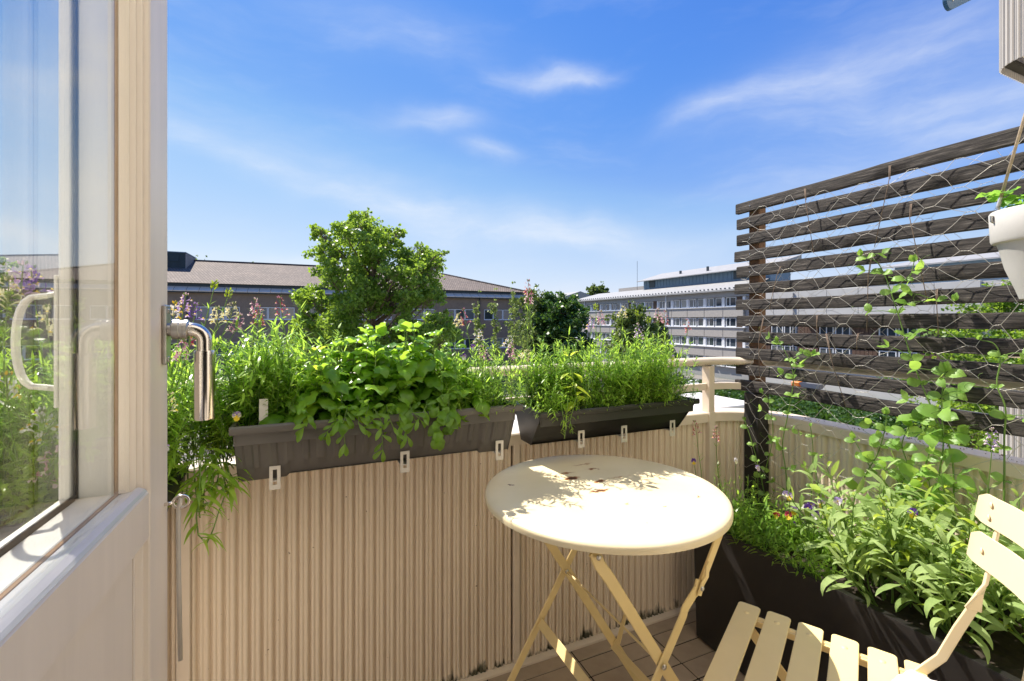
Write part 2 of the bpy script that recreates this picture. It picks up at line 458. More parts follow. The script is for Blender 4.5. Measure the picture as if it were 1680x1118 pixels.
def table_mat():
    m, nt, b, o = new_mat('worn_cream_tabletop')
    cc = ramp(nt, noise_(nt, 5, 6, .6), [(.3, (.70, .58, .36)), (.7, (.79, .68, .45))])
    scr = ramp(nt, noise_(nt, 30, 6, .7, stretch=(1, 7, 1)), [(.64, (0, 0, 0)), (.70, (.35, .35, .35))])
    cc = mixc(nt, scr, cc, (.48, .38, .22))
    tcn = N(nt, 'ShaderNodeTexCoord')
    nn = N(nt, 'ShaderNodeTexNoise'); nn.inputs['Scale'].default_value = 60; nn.inputs['Detail'].default_value = 4; nt.links.new(tcn.outputs['Object'], nn.inputs['Vector'])
    dist = N(nt, 'ShaderNodeMixRGB'); dist.blend_type = 'LINEAR_LIGHT'; dist.inputs[0].default_value = .018
    nt.links.new(tcn.outputs['Object'], dist.inputs[1]); nt.links.new(nn.outputs['Color'], dist.inputs[2])
    tot = None
    for (px, py, ru, rv, amt) in ((940, 784, .017, .010, 1.0), (985, 789, .015, .006, .9), (984, 805, .024, .005, .9), (912, 781, .009, .004, 1), (972, 769, .013, .005, .7),
                                  (955, 762, .030, .004, .4), (838, 795, .005, .003, 1), (1015, 782, .03, .005, .35), (930, 776, .02, .004, .5), (1060, 857, .003, .002, .9), (1090, 830, .003, .002, .8), (1145, 815, .003, .002, .8), (1030, 826, .006, .002, .5)):
        a = (px - 840) / F; Z = .426 * F / (py - 527)
        x = Z * (CA * a + SA) - .677; y = Z * (CA - SA * a) - .971
        mp = N(nt, 'ShaderNodeMapping', vector_type='POINT')
        mp.inputs['Location'].default_value = (-x / ru, -y / rv, 0); mp.inputs['Scale'].default_value = (1 / ru, 1 / rv, 0)
        nt.links.new(dist.outputs[0], mp.inputs[0])
        ln = N(nt, 'ShaderNodeVectorMath', operation='LENGTH'); nt.links.new(mp.outputs[0], ln.inputs[0])
        mr = N(nt, 'ShaderNodeMapRange'); mr.inputs[1].default_value = 1.5; mr.inputs[2].default_value = .5; mr.inputs[3].default_value = 0; mr.inputs[4].default_value = amt
        nt.links.new(ln.outputs['Value'], mr.inputs[0])
        if tot is None: tot = mr.outputs[0]
        else:
            ad = N(nt, 'ShaderNodeMath', operation='MAXIMUM'); nt.links.new(tot, ad.inputs[0]); nt.links.new(mr.outputs[0], ad.inputs[1]); tot = ad.outputs[0]
    rust = ramp(nt, tot, [(0, (.5, .30, .12)), (.55, (.28, .10, .03)), (1, (.07, .03, .015))])
    cc = mixc(nt, ramp(nt, tot, [(.02, (0, 0, 0)), (.5, (1, 1, 1))]), cc, rust)
    nt.links.new(cc, b.inputs['Base Color']); b.inputs['Roughness'].default_value = .42
    bump(nt, noise_(nt, 40, 4), .06, .002, b)
    return m
M['table'] = table_mat()

# ================================================================ ground and far setting
GZ = -7.5
M['asphalt'] = paint('asphalt', (.075, .072, .068), .9, .25, .3, (.14, .135, .13), 1.2, .62)
M['grass'] = paint('lawn', (.09, .13, .035), .95, .35, .8, (.16, .15, .06), 2.0, .62, .3, 30)
M['paving'] = paint('pale_concrete_paving', (.20, .185, .165), .85, .12, .6, (.2, .18, .15), 2.2, .66)
M['sand'] = paint('dug_up_sand', (.34, .27, .19), .95, .3, .8)
gd = MB(); gd.add([(-900, -500, 0), (1400, -500, 0), (1400, 1800, 0), (-900, 1800, 0)], [(0, 1, 2, 3)])
tag(gd.build('ground', M['grass'], loc=(0, 0, GZ)), kind='structure')
rd = MB(); rd.box((30, -60, 0), (52, 160, .004)); tag(rd.build('road', M['asphalt'], loc=(0, 0, GZ)), kind='structure')
pv = MB(); pv.box((-80, 4, 0), (30, 57.4, .004)); tag(pv.build('courtyard', M['paving'], loc=(0, 0, GZ)), kind='structure')
pv = MB(); pv.box((52, -60, 0), (55.6, 160, .12)); tag(pv.build('pavement', M['paving'], loc=(0, 0, GZ)), kind='structure')
pv = MB(); pv.box((38, 44, .006), (50, 62, .10)); tag(pv.build('dug_up_ground', M['sand'], loc=(0, 0, GZ)), kind='structure')

# ---- grey panel building beyond the street (facade on x = 56)
M['concrete'] = paint('grey_aggregate_panel', (.40, .375, .345), .9, .08, 3, (.22, .2, .18), 24, .62, .3, 12)
M['concrete_dk'] = paint('grey_wall_band', (.36, .35, .345), .9, .08, 3)
M['white_trim'] = paint('white_window_trim', (.72, .73, .75), .5, .05, 3)
M['brown_clad'] = paint('brown_cladding', (.10, .055, .035), .7, .2, 3)
M['metal_roof'] = paint('pale_metal_roof', (.30, .30, .30), .65, .12, 1.2, (.22, .21, .2), 5, .6)
M['blue_clad'] = paint('blue_grey_cladding', (.13, .20, .27), .5, .15, 2)
M['dark_clad'] = paint('dark_louvre', (.03, .045, .06), .5, .2, 2)
M['pane'] = window_mat('far_window_pane')
EX = 56.0; C = CH
win_cache = {}
def win_mesh(w, h, splits, mats_key='w'):
    k = (round(w, 2), round(h, 2), tuple(splits))
    if k in win_cache: return win_cache[k]
    fr = MB(); fw = .09
    # window in the local y-z plane, outward -x
    fr.box((-.06, 0, 0), (.04, w, fw)); fr.box((-.06, 0, h - fw), (.04, w, h))
    fr.box((-.06, 0, fw), (.04, fw, h - fw)); fr.box((-.06, w - fw, fw), (.04, w, h - fw))
    for s_ in splits: fr.box((-.05, s_ * w - .05, fw), (.03, s_ * w + .05, h - fw))
    fr.box((-.14, -.04, -.05), (.0, w + .04, -.002))
    pn = MB(); pn.box((-.01, fw, fw), (.01, w - fw, h - fw))
    win_cache[k] = (fr.mesh('window', M['white_trim'], False), pn.mesh('pane', M['pane'], False))
    return win_cache[k]
def put_window(parent, loc, rz, w, h, splits=(.6,)):
    a, b = win_mesh(w, h, splits)
    o = link('window', a, parent); o.location = loc; o.rotation_euler = (0, 0, rz)
    p = link('pane', b, o)
    return o
def panel_obj(name, parent, lo, hi, m):
    q = MB(); q.box(lo, hi); return q.build(name, m, parent, smooth=False)

bld = empty('office_building', 'long grey panel building with white window bands and pale metal roof beyond the street', 'building', (EX, 45.6, GZ))
H0 = -GZ + C           # local z of the eye level
L1 = 47.0; bay = 3.53; nb = 13
panel_obj('wall', bld, (.45, 0, 0), (12, L1, H0 + 4.4), M['concrete_dk'])
panel_obj('eaves_band', bld, (.0, 0, H0 + 3.56), (.45, L1, H0 + 4.45), M['concrete_dk'])
levels = [2.06, -.95, -3.95]
sp_mesh = None
for li, sl in enumerate(levels + [-6.9]):
    if sl > -6:
        for k in range(nb):
            q = MB(); q.box((0, .03, 0), (.3, bay - .03, 1.42), bev=.02)
            if sp_mesh is None: sp_mesh = q.mesh('wall_panel', M['concrete'], False)
            o = link('wall_panel', sp_mesh, bld); o.location = (0, k * bay + .5, H0 + sl - 1.50 + .04)
        panel_obj('sill_band', bld, (-.12, .2, H0 + sl - .035), (.3, L1, H0 + sl + .07), M['white_trim'])
    for k in range(nb):
        y0 = k * bay + .5
        panel_obj('pillar', bld, (.12, y0 - .18, H0 + sl + .075), (.40, y0 + .22, H0 + sl + 1.48), M['white_trim'])
        zz = H0 + sl + .12
        if k % 5 == 0 or k == 7:
            panel_obj('brown_panel', bld, (.2, y0 + .25, zz), (.38, y0 + 1.25, zz + 1.32), M['brown_clad'])
            put_window(bld, (.25, y0 + 1.35, zz), 0, 1.75, 1.32, (.62,))
        else:
            put_window(bld, (.25, y0 + .3, zz), 0, 1.2, 1.32, ())
            panel_obj('dark_panel', bld, (.24, y0 + 1.53, zz), (.38, y0 + 1.72, zz + 1.32), M['dark_clad'])
            put_window(bld, (.25, y0 + 1.8, zz), 0, 1.45, 1.32, (.66,) if k % 2 else (.4,))
for y in (15.8, 41.5):
    q = MB(); q.tube([(-.16, y, .2), (-.16, y, H0 + 4.3), (-.05, y, H0 + 4.6)], .09, 8); q.build('downpipe', M['white_trim'], bld)
# roofs
q = MB(); q.add([(-.55, -.4, H0 + 4.62), (-.55, L1 + .5, H0 + 4.62), (4.6, L1 - 4, H0 + 6.3), (4.6, -.4, H0 + 6.3),
                 (-.55, -.4, H0 + 4.45), (-.55, L1 + .5, H0 + 4.45)], [(0, 1, 2, 3), (4, 5, 1, 0)])
for k in range(80):
    y = k * .6
    if y < L1 - 4: q.box((-.5, y, 0), (5.3, y + .04, .06), 0, Matrix.Translation((0, 0, H0 + 4.63)) @ Matrix.Rotation(-math.atan2(1.68, 5.15), 4, 'Y'))
q.box((-.62, -.4, H0 + 4.38), (-.5, L1 + .5, H0 + 4.6))
roof = q.build('roof', M['metal_roof'], bld, smooth=False)
q = MB()
for k in range(60): q.box((-.40, k * .78 + .1, H0 + 4.72), (-.28, k * .78 + .34, H0 + 4.9))
q.build('snow_guard', M['dark_clad'], roof, smooth=False)
q = MB(); q.box((4.6, -.2, H0 + 5.9), (9, 27.3, H0 + 7.95)); cl = q.build('clerestory', M['blue_clad'], bld, smooth=False)
for k in range(34): 
    q = MB(); q.box((4.55, k * .8 + .05, H0 + 6.5), (4.62, k * .8 + .12, H0 + 7.9)); 
    if k == 0: rib_me = q.mesh('cladding_rib', M['blue_clad'], False)
    o = link('cladding_rib', rib_me, cl); o.location = (0, k * .8, 0)
for y0, y1 in ((1.5, 6.0), (24, 25.5)):
    panel_obj('louvre', cl, (4.5, y0, H0 + 6.55), (4.58, y1, H0 + 7.8), M['dark_clad'])
q = MB(); q.add([(3.6, -1.2, H0 + 7.95), (3.6, 28.2, H0 + 7.95), (10, 28.2, H0 + 9.8), (10, -1.2, H0 + 9.8), (3.6, -1.2, H0 + 7.8), (3.6, 28.2, H0 + 7.8), (10, -1.2, H0 + 7.9)],
                [(0, 1, 2, 3), (4, 5, 1, 0), (4, 0, 3, 6)])
up = q.build('upper_roof', M['metal_roof'], bld, smooth=False)
for (x, y) in ((5.5, 3.5), (5.5, 12), (6.2, 19)):
    q = MB(); q.box((x, y, H0 + 8.3), (x + .3, y + .3, H0 + 9.3)); q.build('vent_pipe', M['dark_clad'], up, smooth=False)
q = MB(); q.box((8, 27.5, H0 + 5), (12, 40, H0 + 7.4)); q.build('plant_room', M['concrete'], bld, smooth=False)
q = MB(); q.tube([(6, 31, H0 + 5.5), (6, 31, H0 + 12.5)], .035, 5); q.build('antenna', M['dark_clad'], bld)

far = empty('distant_building', 'low distant building with pale roof and blue upper band left of the long grey building', 'building', (58, 104, GZ))
panel_obj('wall', far, (0, 0, 0), (14, 26, H0 + 5.6), M['blue_clad'])
q = MB(); q.add([(-.6, -.6, H0 + 5.6), (-.6, 26.6, H0 + 5.6), (7, 26.6, H0 + 7.9), (7, -.6, H0 + 7.9), (14.6, -.6, H0 + 5.6), (14.6, 26.6, H0 + 5.6)], [(0, 1, 2, 3), (3, 2, 5, 4), (0, 3, 4)])
q.build('roof', M['metal_roof'], far, smooth=False)

# ---- lower wing seen through the slatted screen
wing = empty('office_wing', 'pale rendered wing with brown window bands seen through the wooden screen', 'building', (EX, 21, GZ))
M['render'] = paint('pale_render', (.50, .49, .475), .9, .05, 1)
panel_obj('wall', wing, (.3, 0, 0), (13, 23.9, H0 + 3.7), M['render'])
q = MB()
for k in range(7):
    q.box((0, k * 3.41 + .02, H0 - .5), (.298, k * 3.41 + 3.39, H0 + 3.75), bev=.015)
    if k == 0: wm = q.mesh('wall_panel', M['render'], False)
    o = link('wall_panel', wm, wing); o.location = (0, k * 3.41, 0)
for li, (z0, z1) in enumerate(((-1.95, -.62), (-4.9, -3.2))):
    panel_obj('sill_band', wing, (-.15, 0, H0 + z0 - .15), (.29, 23.9, H0 + z0 - .03), M['white_trim'])
    if li == 0: panel_obj('window_hood', wing, (-.5, 0, H0 + z1 + .02), (.28, 16, H0 + z1 + .1), M['white_trim'])
    k = 0; y = .3
    while y < 23:
        if k % 3 == 1:
            for j in range(6): panel_obj('brown_board', wing, (.05, y + j * .42, H0 + z0), (.28, y + j * .42 + .38, H0 + z1), M['brown_clad'])
            y += 2.7
        else:
            put_window(wing, (.1, y, H0 + z0), 0, 1.6, z1 - z0, (.5,)); y += 1.8
        k += 1
    for k in range(1):
        panel_obj('wall_panel', wing, (.0, 0, H0 - 3.15), (.28, 23.9, H0 - 2.15), M['render'])
q = MB(); q.tube([(-.1, 17.7, 1), (-.1, 17.7, H0 + 3.6)], .08, 8); q.build('downpipe', M['concrete_dk'], wing)
q = MB(); q.box((4, 12, H0 + 3.7), (12, 18, H0 + 5.3)); q.build('plant_room', M['render'], wing, smooth=False)
q = MB(); q.box((4.6, -16, H0 + 3.7), (12, 9, H0 + 6.1)); cl = q.build('clerestory', M['blue_clad'], wing, smooth=False)
q = MB(); q.add([(4.0, -17, H0 + 6.15), (4.0, 10, H0 + 6.15), (11, 10, H0 + 7.4), (11, -17, H0 + 7.4), (4.0, -17, H0 + 6.0), (4.0, 10, H0 + 6.0)], [(0, 1, 2, 3), (4, 5, 1, 0)])
q.build('upper_roof', M['metal_roof'], wing, smooth=False)
panel_obj('wall', wing, (.32, -17, 0), (13, -.01, H0 + 3.69), M['render'])

# ---- brown building across the courtyard (facade on y = 58)
M['stucco'] = paint('brown_grey_stucco', (.27, .205, .155), .95, .14, 2, (.18, .135, .10), 18, .55, .4, 14)
def tile_roof_mat():
    m, nt, b, o = new_mat('brown_roof_tiles')
    tcn = N(nt, 'ShaderNodeTexCoord')
    br = N(nt, 'ShaderNodeTexBrick'); br.inputs['Scale'].default_value = 1; br.inputs['Brick Width'].default_value = .30; br.inputs['Row Height'].default_value = .38
    br.inputs['Mortar Size'].default_value = .05; br.inputs['Color1'].default_value = (.15, .12, .10, 1); br.inputs['Color2'].default_value = (.245, .20, .165, 1); br.inputs['Mortar'].default_value = (.085, .065, .055, 1)
    nt.links.new(tcn.outputs['Object'], br.inputs['Vector'])
    w = ramp(nt, noise_(nt, .35, 4, .6), [(.3, (.8, .78, .78)), (.7, (1.15, 1.1, 1.05))])
    cc = mixc(nt, 1.0, br.outputs[0], w, 'MULTIPLY')
    nt.links.new(cc, b.inputs['Base Color']); b.inputs['Roughness'].default_value = .85
    bump(nt, br.outputs['Fac'], -.8, .05, b)
    return m
M['tiles'] = tile_roof_mat()
U0, U1, V0 = -52.0, 27.6, 58.0
bb = empty('brown_building', 'brown stucco building with tiled hip roof and white windows behind the trees', 'building', (0, V0, GZ))
panel_obj('wall', bb, (U0, .12, 0), (U1, 20, H0 + 3.2), M['stucco'])
# piers, upper band and spandrels proud of the wall plane, windows between
panel_obj('upper_band', bb, (U0, -.1, H0 + 1.62), (U1, .12, H0 + 3.1), M['stucco'])
for z0, z1 in ((-2.3, .12), (-6.3, -3.72)): panel_obj('spandrel', bb, (U0, -.1, H0 + z0), (U1, .12, H0 + z1), M['stucco'])
x = U1 - 2.3
panel_obj('pier', bb, (x + .02, -.12, 0), (U1, .10, H0 + 3.08), M['stucco'])
i = 0
while x > U0 + 6:
    for z0 in (.16, -3.68):
        for j in range(3):
            a, b_ = win_mesh(1.34, 1.4, ())
            o = link('window', a, bb); o.location = (x - j * 1.37, 0.05, H0 + z0); o.rotation_euler = (0, 0, R(90))
            link('pane', b_, o)
    panel_obj('pier', bb, (x - 5.45, -.09, H0 - 6), (x - 4.13, .11, H0 + 1.615), M['stucco'])
    if i % 2 == 0:
        q = MB(); q.tube([(x - 4.8, -.2, 0), (x - 4.8, -.2, H0 + 3.0)], .07, 6); q.build('downpipe', M['dark_clad'], bb)
    x -= 5.45; i += 1
# eaves skirt of pale sheets, dark band, tiles
q = MB(); q.box((U0 - .5, -.62, H0 + 3.02), (U1 + .5, 20.4, H0 + 3.2)); q.build('fascia', M['dark_clad'], bb, smooth=False)
sk = None
for k in range(72):
    q = MB()
    if sk is None:
        q.add([(0, -.75, H0 + 3.22), (1.09, -.75, H0 + 3.22), (1.09, .15, H0 + 3.72), (0, .15, H0 + 3.72), (0, -.75, H0 + 3.12), (1.09, -.75, H0 + 3.12)], [(0, 1, 2, 3), (4, 5, 1, 0)])
        q.box((1.04, -.74, H0 + 3.2), (1.09, -.6, H0 + 3.33)); sk = q.mesh('roof_sheet', paint('pale_eaves_sheet', (.70, .60, .48), .95, .08, 2, spec=.1), False)
    o = link('roof_sheet', sk, bb); o.location = (U0 - .5 + k * 1.12, 0, 0)
q = MB(); q.box((U0, .1, H0 + 3.2), (U1, 20, H0 + 4.02)); q.build('dark_band', M['dark_clad'], bb, smooth=False)
rz0 = H0 + 4.04; rv = 10.0; rz1 = H0 + 7.5
ang = math.atan2(rz1 - rz0, rv + .3)
Lr = math.hypot(rz1 - rz0, rv + .3)
rl, rr = U0 + 26, 16.0
q = MB(); q.add([(U0 - .2, 0, 0), (U1 + .2, 0, 0), (rr, Lr, 0), (rl, Lr, 0)], [(0, 1, 2, 3)])
fr_ = q.build('roof_slope', M['tiles'], bb, smooth=False); fr_.location = (0, -.3, rz0); fr_.rotation_euler = (ang, 0, 0)
hipL = math.hypot(U1 + .2 - rr, rz1 - rz0)
q = MB(); q.add([(U1 + .2, -.3, rz0), (U1 + .2, 20.3, rz0), (rr, rv, rz1)], [(0, 1, 2)]); q.add([(U0 - .2, 20.3, rz0), (U0 - .2, -.3, rz0), (rl, rv, rz1)], [(0, 1, 2)])
q.add([(U0 - .2, 20.3, rz0), (U1 + .2, 20.3, rz0), (rr, rv, rz1), (rl, rv, rz1)], [(3, 2, 1, 0)])
q.build('roof_hip', M['tiles'], bb, smooth=False)
q = MB(); q.tube([(rl, rv, rz1 + .03), (rr, rv, rz1 + .03)], .16, 6); q.tube([(rr, rv, rz1 + .03), (U1 + .2, -.3, rz0 + .05)], .14, 6); q.tube([(rl, rv, rz1 + .03), (U0 - .2, -.3, rz0 + .05)], .14, 6)
q.build('ridge', M['tiles'], bb)
M['slate'] = paint('dark_blue_green_cladding', (.012, .03, .04), .6, .2, 2)
q = MB(); q.box((-24, 6, H0 + 5.4), (-13.7, 11, H0 + 7.95)); vb = q.build('roof_house', M['slate'], bb, smooth=False)
q = MB(); q.box((-24.2, 5.9, H0 + 7.95), (-13.6, 11.1, H0 + 8.05)); q.build('roof', M['blue_clad'], vb, smooth=False)
for k in range(4): panel_obj('window', vb, (-16.3 - k * 2.4, 5.93, H0 + 6.9), (-14.3 - k * 2.4, 5.998, H0 + 7.7), M['slate'])
for k in range(9): panel_obj('cladding_rib', vb, (-13.7, 6.1 + k * .54, H0 + 6), (-13.6, 6.35 + k * .54, H0 + 7.9), M['metal_roof'])

bk = empty('tower_block', 'pale blue-grey block rising behind the brown roof, seen through the door glass', 'building', (-110, 96, GZ))
panel_obj('wall', bk, (-20, 0, 0), (40, 14, H0 + 15.5), paint('pale_blue_wall', (.42, .47, .50), .8, .05, .5))
panel_obj('roof_house', bk, (28.5, -.5, H0 + 15.5), (40.2, 13, H0 + 19.5), bpy.data.materials['blue_grey_cladding'])

# ---- low white canopy roof just outside the railing
cp = empty('entrance_canopy', 'flat white canopy roof just beyond the curved railing corner', 'canopy', (0, 0, GZ))
ct = C - 3.0 - GZ
q = MB(); q.box((2.0, 11.6, ct - .35), (14.9, 14.4, ct), bev=.02); q.build('roof', M['pale_paint'], cp, smooth=False)
q = MB(); q.box((2.3, 12.0, 0), (14.5, 14.2, ct - .36)); q.build('wall', M['concrete_dk'], cp, smooth=False)
q = MB(); q.box((2.2, 11.35, ct - .6), (14.8, 11.58, ct - .38)); q.build('gutter', M['dark_clad'], cp, smooth=False)
# ================================================================ trees, hedge, vehicles, road works
def leaf_cloud(name, pts, size, mat, parent, seed, squash=1.0, kind=None, tri=False):
    """many small bent leaf faces at the given points (numpy n x 3), random orientation"""
    rs = np.random.RandomState(seed)
    n = len(pts)
    a = rs.normal(size=(n, 3)); a /= np.linalg.norm(a, axis=1)[:, None]
    b = rs.normal(size=(n, 3)); b -= (a * b).sum(1)[:, None] * a; b /= np.linalg.norm(b, axis=1)[:, None]
    c = np.cross(a, b)
    s = size * rs.uniform(.6, 1.25, (n, 1))
    v0 = pts - a * s * .55; v1 = pts + b * s * .42 + c * s * .08; v2 = pts + a * s * .6; v3 = pts - b * s * .42 + c * s * .08
    V = np.stack([v0, v1, v2, v3], 1).reshape(-1, 3)
    me = bpy.data.meshes.new(name)
    me.vertices.add(n * 4); me.vertices.foreach_set('co', V.ravel())
    me.loops.add(n * 4); me.loops.foreach_set('vertex_index', np.arange(n * 4, dtype=np.int32))
    me.polygons.add(n); me.polygons.foreach_set('loop_start', np.arange(0, n * 4, 4, dtype=np.int32)); me.polygons.foreach_set('loop_total', np.full(n, 4, dtype=np.int32))
    me.materials.append(mat); me.update(calc_edges=True)
    return tag(link(name, me, parent), kind=kind)

def make_tree(name, label, base, height, rad, mat, leafsize, nleaf, seed, shape='oval', trunk_h=.28, group=None, gap=.0, cl=None, nlimb=26, trunk_r=None):
    rs = random.Random(seed); nr = np.random.RandomState(seed)
    t = empty(name, label, 'tree', base, 0, group)
    tr = MB(); r0 = trunk_r or height * .018
    pts = [Vector((0, 0, 0))]
    for k in range(1, 9): pts.append(Vector((rs.uniform(-1, 1) * .02 * height, rs.uniform(-1, 1) * .02 * height, height * .94 * k / 8)))
    tr.tube(pts, [r0 * (1 - .9 * k / 8) for k in range(9)], 8)
    clumps = []
    for i in range(nlimb):
        f = trunk_h + (1 - trunk_h) * (i + rs.random()) / nlimb
        g = (f - trunk_h) / (1 - trunk_h)
        if shape == 'oval': prof = math.sin(math.pi * (.12 + .83 * g)) ** .7
        elif shape == 'maple': prof = max(.14, (1 - g ** 1.7) ** .85) * (1 if g > .1 else .85)
        elif shape == 'cone': prof = (1 - g) ** .75 * (1 if g > .12 else .75) + .12
        elif shape == 'spire': prof = .35 + .5 * math.sin(math.pi * g)
        else: prof = math.sin(math.pi * (.2 + .7 * g)) ** .5
        Lb = rad * prof * (rs.uniform(.72, 1.12) if not cl else rs.uniform(.5, 1.2))
        ph = i * 2.4 + rs.uniform(-.5, .5)
        st = pts[min(8, int(f * 8))].lerp(pts[min(8, int(f * 8) + 1)], (f * 8) % 1)
        st = Vector((st.x, st.y, f * height * .93))
        rise = rs.uniform(.15, .6) if shape != 'spire' else rs.uniform(1.2, 2.2)
        dr = Vector((math.cos(ph), math.sin(ph), rise)).normalized()
        mid = st + dr * Lb * .5 + Vector((0, 0, -.03 * height)); end = st + dr * Lb
        end.z = min(end.z, height)
        rb = r0 * .34 * (1 - g * .6)
        tr.tube([st, mid, end], [rb, rb * .6, rb * .2], 5, caps=False)
        nsub = 5
        for j in range(nsub):
            q = (.30 if not cl else .5) + (.7 if not cl else .5) * (j + rs.random()) / nsub
            p = (st.lerp(mid, q * 2) if q < .5 else mid.lerp(end, q * 2 - 1))
            off = Vector((rs.gauss(0, 1), rs.gauss(0, 1), rs.gauss(.2, .8))).normalized() * Lb * rs.uniform(.12, .36)
            e2 = p + off; 
            tr.tube([p, e2], [rb * .35, rb * .1], 4, caps=False)
            clumps.append((e2, rad * rs.uniform(.10, .22)))
            clumps.append((p, rad * rs.uniform(.08, .15)))
        clumps.append((end, rad * rs.uniform(.08, .18)))
    for k in range(4): clumps.append((Vector((rs.gauss(0, .05) * rad, rs.gauss(0, .05) * rad, height * (1 - .03 * k))), rad * .10))
    tr.build('trunk', M['bark'], t)
    w = np.array([c[1] ** 2 for c in clumps]); w /= w.sum()
    cnt = nr.multinomial(nleaf, w)
    P = []
    for (c, r), n in zip(clumps, cnt):
        if n == 0: continue
        d = nr.normal(size=(n, 3)); d /= np.linalg.norm(d, axis=1)[:, None]; d *= (r * 1.05 * nr.uniform(.05, 1, (n, 1)) ** .45) * np.array([1, 1, .7])
        if not cl: d *= 1.15
        d += nr.normal(size=(n, 3)) * r * .12 ; P.append(d + np.array(c[:]))
    P = np.concatenate(P)
    leaf_cloud('crown', P, leafsize, mat, t, seed + 5, kind='stuff')
    return t

def gpos(px, Z):
    p = at_Z(px, 527, Z); return (p.x, p.y, GZ)
def top_h(py, Z): return C + (527 - py) / F * Z - GZ
def lobed_tree(name, label, px0, Z, lobes, mat, leafsize, density, seed, depth=1.6):
    """a tree whose main limbs end in separate leaf masses, each its own distance in front of or behind the trunk"""
    rs = random.Random(seed); nr = np.random.RandomState(seed)
    b = Vector(gpos(px0, Z)); t = empty(name, label, 'tree', tuple(b)); q = MB()
    fwd = Vector((SA, CA, 0)); top = min(l[1] for l in lobes)
    H = top_h(top, Z); r0 = .15
    tp = [Vector((rs.uniform(-.08, .08), rs.uniform(-.08, .08), H * .9 * k / 8)) for k in range(9)]; tp[0] = Vector((0, 0, 0))
    q.tube(tp, [r0 * (1 - .85 * k / 8) for k in range(9)], 9)
    P = []
    for (px, py, rp) in lobes:
        for rep in range(3):
            dz = (rep - 1) * depth * rs.uniform(.5, 1.0) * (1.0 if rp > 24 else .5)
            c = at_Z(px + rs.uniform(-8, 8), py + rs.uniform(-6, 6), Z + dz) - b
            r = rp * Z / F * rs.uniform(.72, 1.08)
            hs_ = max(1.5, c.z - (Vector((c.x, c.y, 0)).length * .75 + .4)); k = min(7, int(hs_ / (H * .9) * 8)); st = tp[k].lerp(tp[k + 1], min(1, hs_ / (H * .9) * 8 - k))
            mid = st.lerp(c, .5) + Vector((0, 0, -.15)); q.tube([st, mid, c], [.045, .028, .010], 5, caps=False)
            nsp = 9
            for s in range(nsp):
                d = Vector((rs.gauss(0, 1), rs.gauss(0, 1), rs.gauss(.15, .8))).normalized() * r * rs.uniform(.35, 1.05)
                e = c + d; q.tube([mid.lerp(c, rs.uniform(.4, 1)), e], [.010, .004], 4, caps=False)
                n = int(density * r * r * rs.uniform(.6, 1.4)); rr = r * rs.uniform(.28, .60)
                v = nr.normal(size=(n, 3)); v /= np.linalg.norm(v, axis=1)[:, None]
                P.append(v * (rr * nr.uniform(.1, 1.15, (n, 1)) ** .6) * np.array([1, 1, .65]) + np.array(e[:]))
    q.build('trunk', M['bark'], t)
    leaf_cloud('crown', np.concatenate(P), leafsize, mat, t, seed, kind='stuff')
    return t
lobed_tree('maple_tree', 'tall open-crowned green maple rising above the basil planter in front of the brown building', 612, 19,
           [(600, 368, 26), (566, 384, 26), (530, 388, 18), (636, 388, 22), (605, 395, 26), (540, 420, 26), (580, 424, 32), (625, 420, 30), (668, 428, 24), (703, 424, 22), (716, 440, 12), (540, 455, 28), (592, 462, 38), (642, 456, 32), (692, 458, 28),
            (514, 490, 24), (560, 500, 36), (612, 506, 38), (668, 498, 34), (708, 484, 22), (506, 532, 26), (552, 548, 36), (612, 556, 38), (672, 548, 36), (718, 540, 26), (738, 548, 16), (494, 565, 20), (640, 585, 34), (580, 590, 34), (525, 585, 28), (700, 580, 28), (598, 352, 9), (577, 366, 9), (520, 378, 8), (655, 378, 8), (690, 408, 9), (722, 422, 8), (500, 508, 9), (488, 548, 9), (738, 520, 9)],
           M['tree1'], .125, 135, 23)
make_tree('maple_tree', 'lower bushy maple crown at the left foot of the tall maple', gpos(545, 20.5), top_h(508, 20.5), 2.5, M['tree1'], .14, 11000, 13, 'oval', .2, nlimb=24, cl=.8)
make_tree('maple_tree', 'low maple crown between the tall maple and the brown building wall', gpos(700, 20.5), top_h(518, 20.5), 2.5, M['tree1'], .14, 11000, 14, 'oval', .2, nlimb=24, cl=.8)
saplab = ['leftmost thin pale-leaved sapling before the brown building corner', 'second thin sapling from the left before the brown building corner', 'tallest thin sapling, third from the left, at the brown building corner', 'rightmost and shortest thin sapling just past the brown building corner']
for i, (px, Z, top, rad, n) in enumerate(((786, 24, 478, .75, 1000), (812, 24, 474, .7, 1000), (842, 25, 464, .8, 1300), (864, 26, 490, .9, 1200))):
    make_tree('sapling', saplab[i], gpos(px, Z), top_h(top, Z), rad, M['tree3'], .13, n, 30 + i, 'spire', .35, group='thin saplings by the building corner', nlimb=18, trunk_r=.05)
make_tree('birch_tree', 'grey-green airy tree just right of the brown building corner', gpos(876, 52), top_h(470, 52), 3.0, M['tree4'], .28, 4500, 41, 'oval', .4)
make_tree('linden_tree', 'dense dark green round tree between the brown and grey buildings', gpos(922, 50), top_h(482, 50), 3.4, M['tree2'], .36, 13000, 42, 'round', .12, nlimb=40)
make_tree('linden_tree', 'smaller dark green tree partly hidden left of the dense round tree', gpos(893, 53), top_h(500, 53), 3.0, M['tree2'], .36, 8000, 43, 'round', .12, nlimb=30)
make_tree('willow_tree', 'olive green tree standing before the grey panel building', gpos(1036, 40), top_h(496, 40), 2.7, M['tree4'], .24, 10000, 44, 'oval', .1, nlimb=40)
make_tree('willow_tree', 'lower olive green tree right of the tree before the grey building', gpos(1078, 42), top_h(520, 42), 2.2, M['tree4'], .24, 6000, 45, 'oval', .1, nlimb=30)
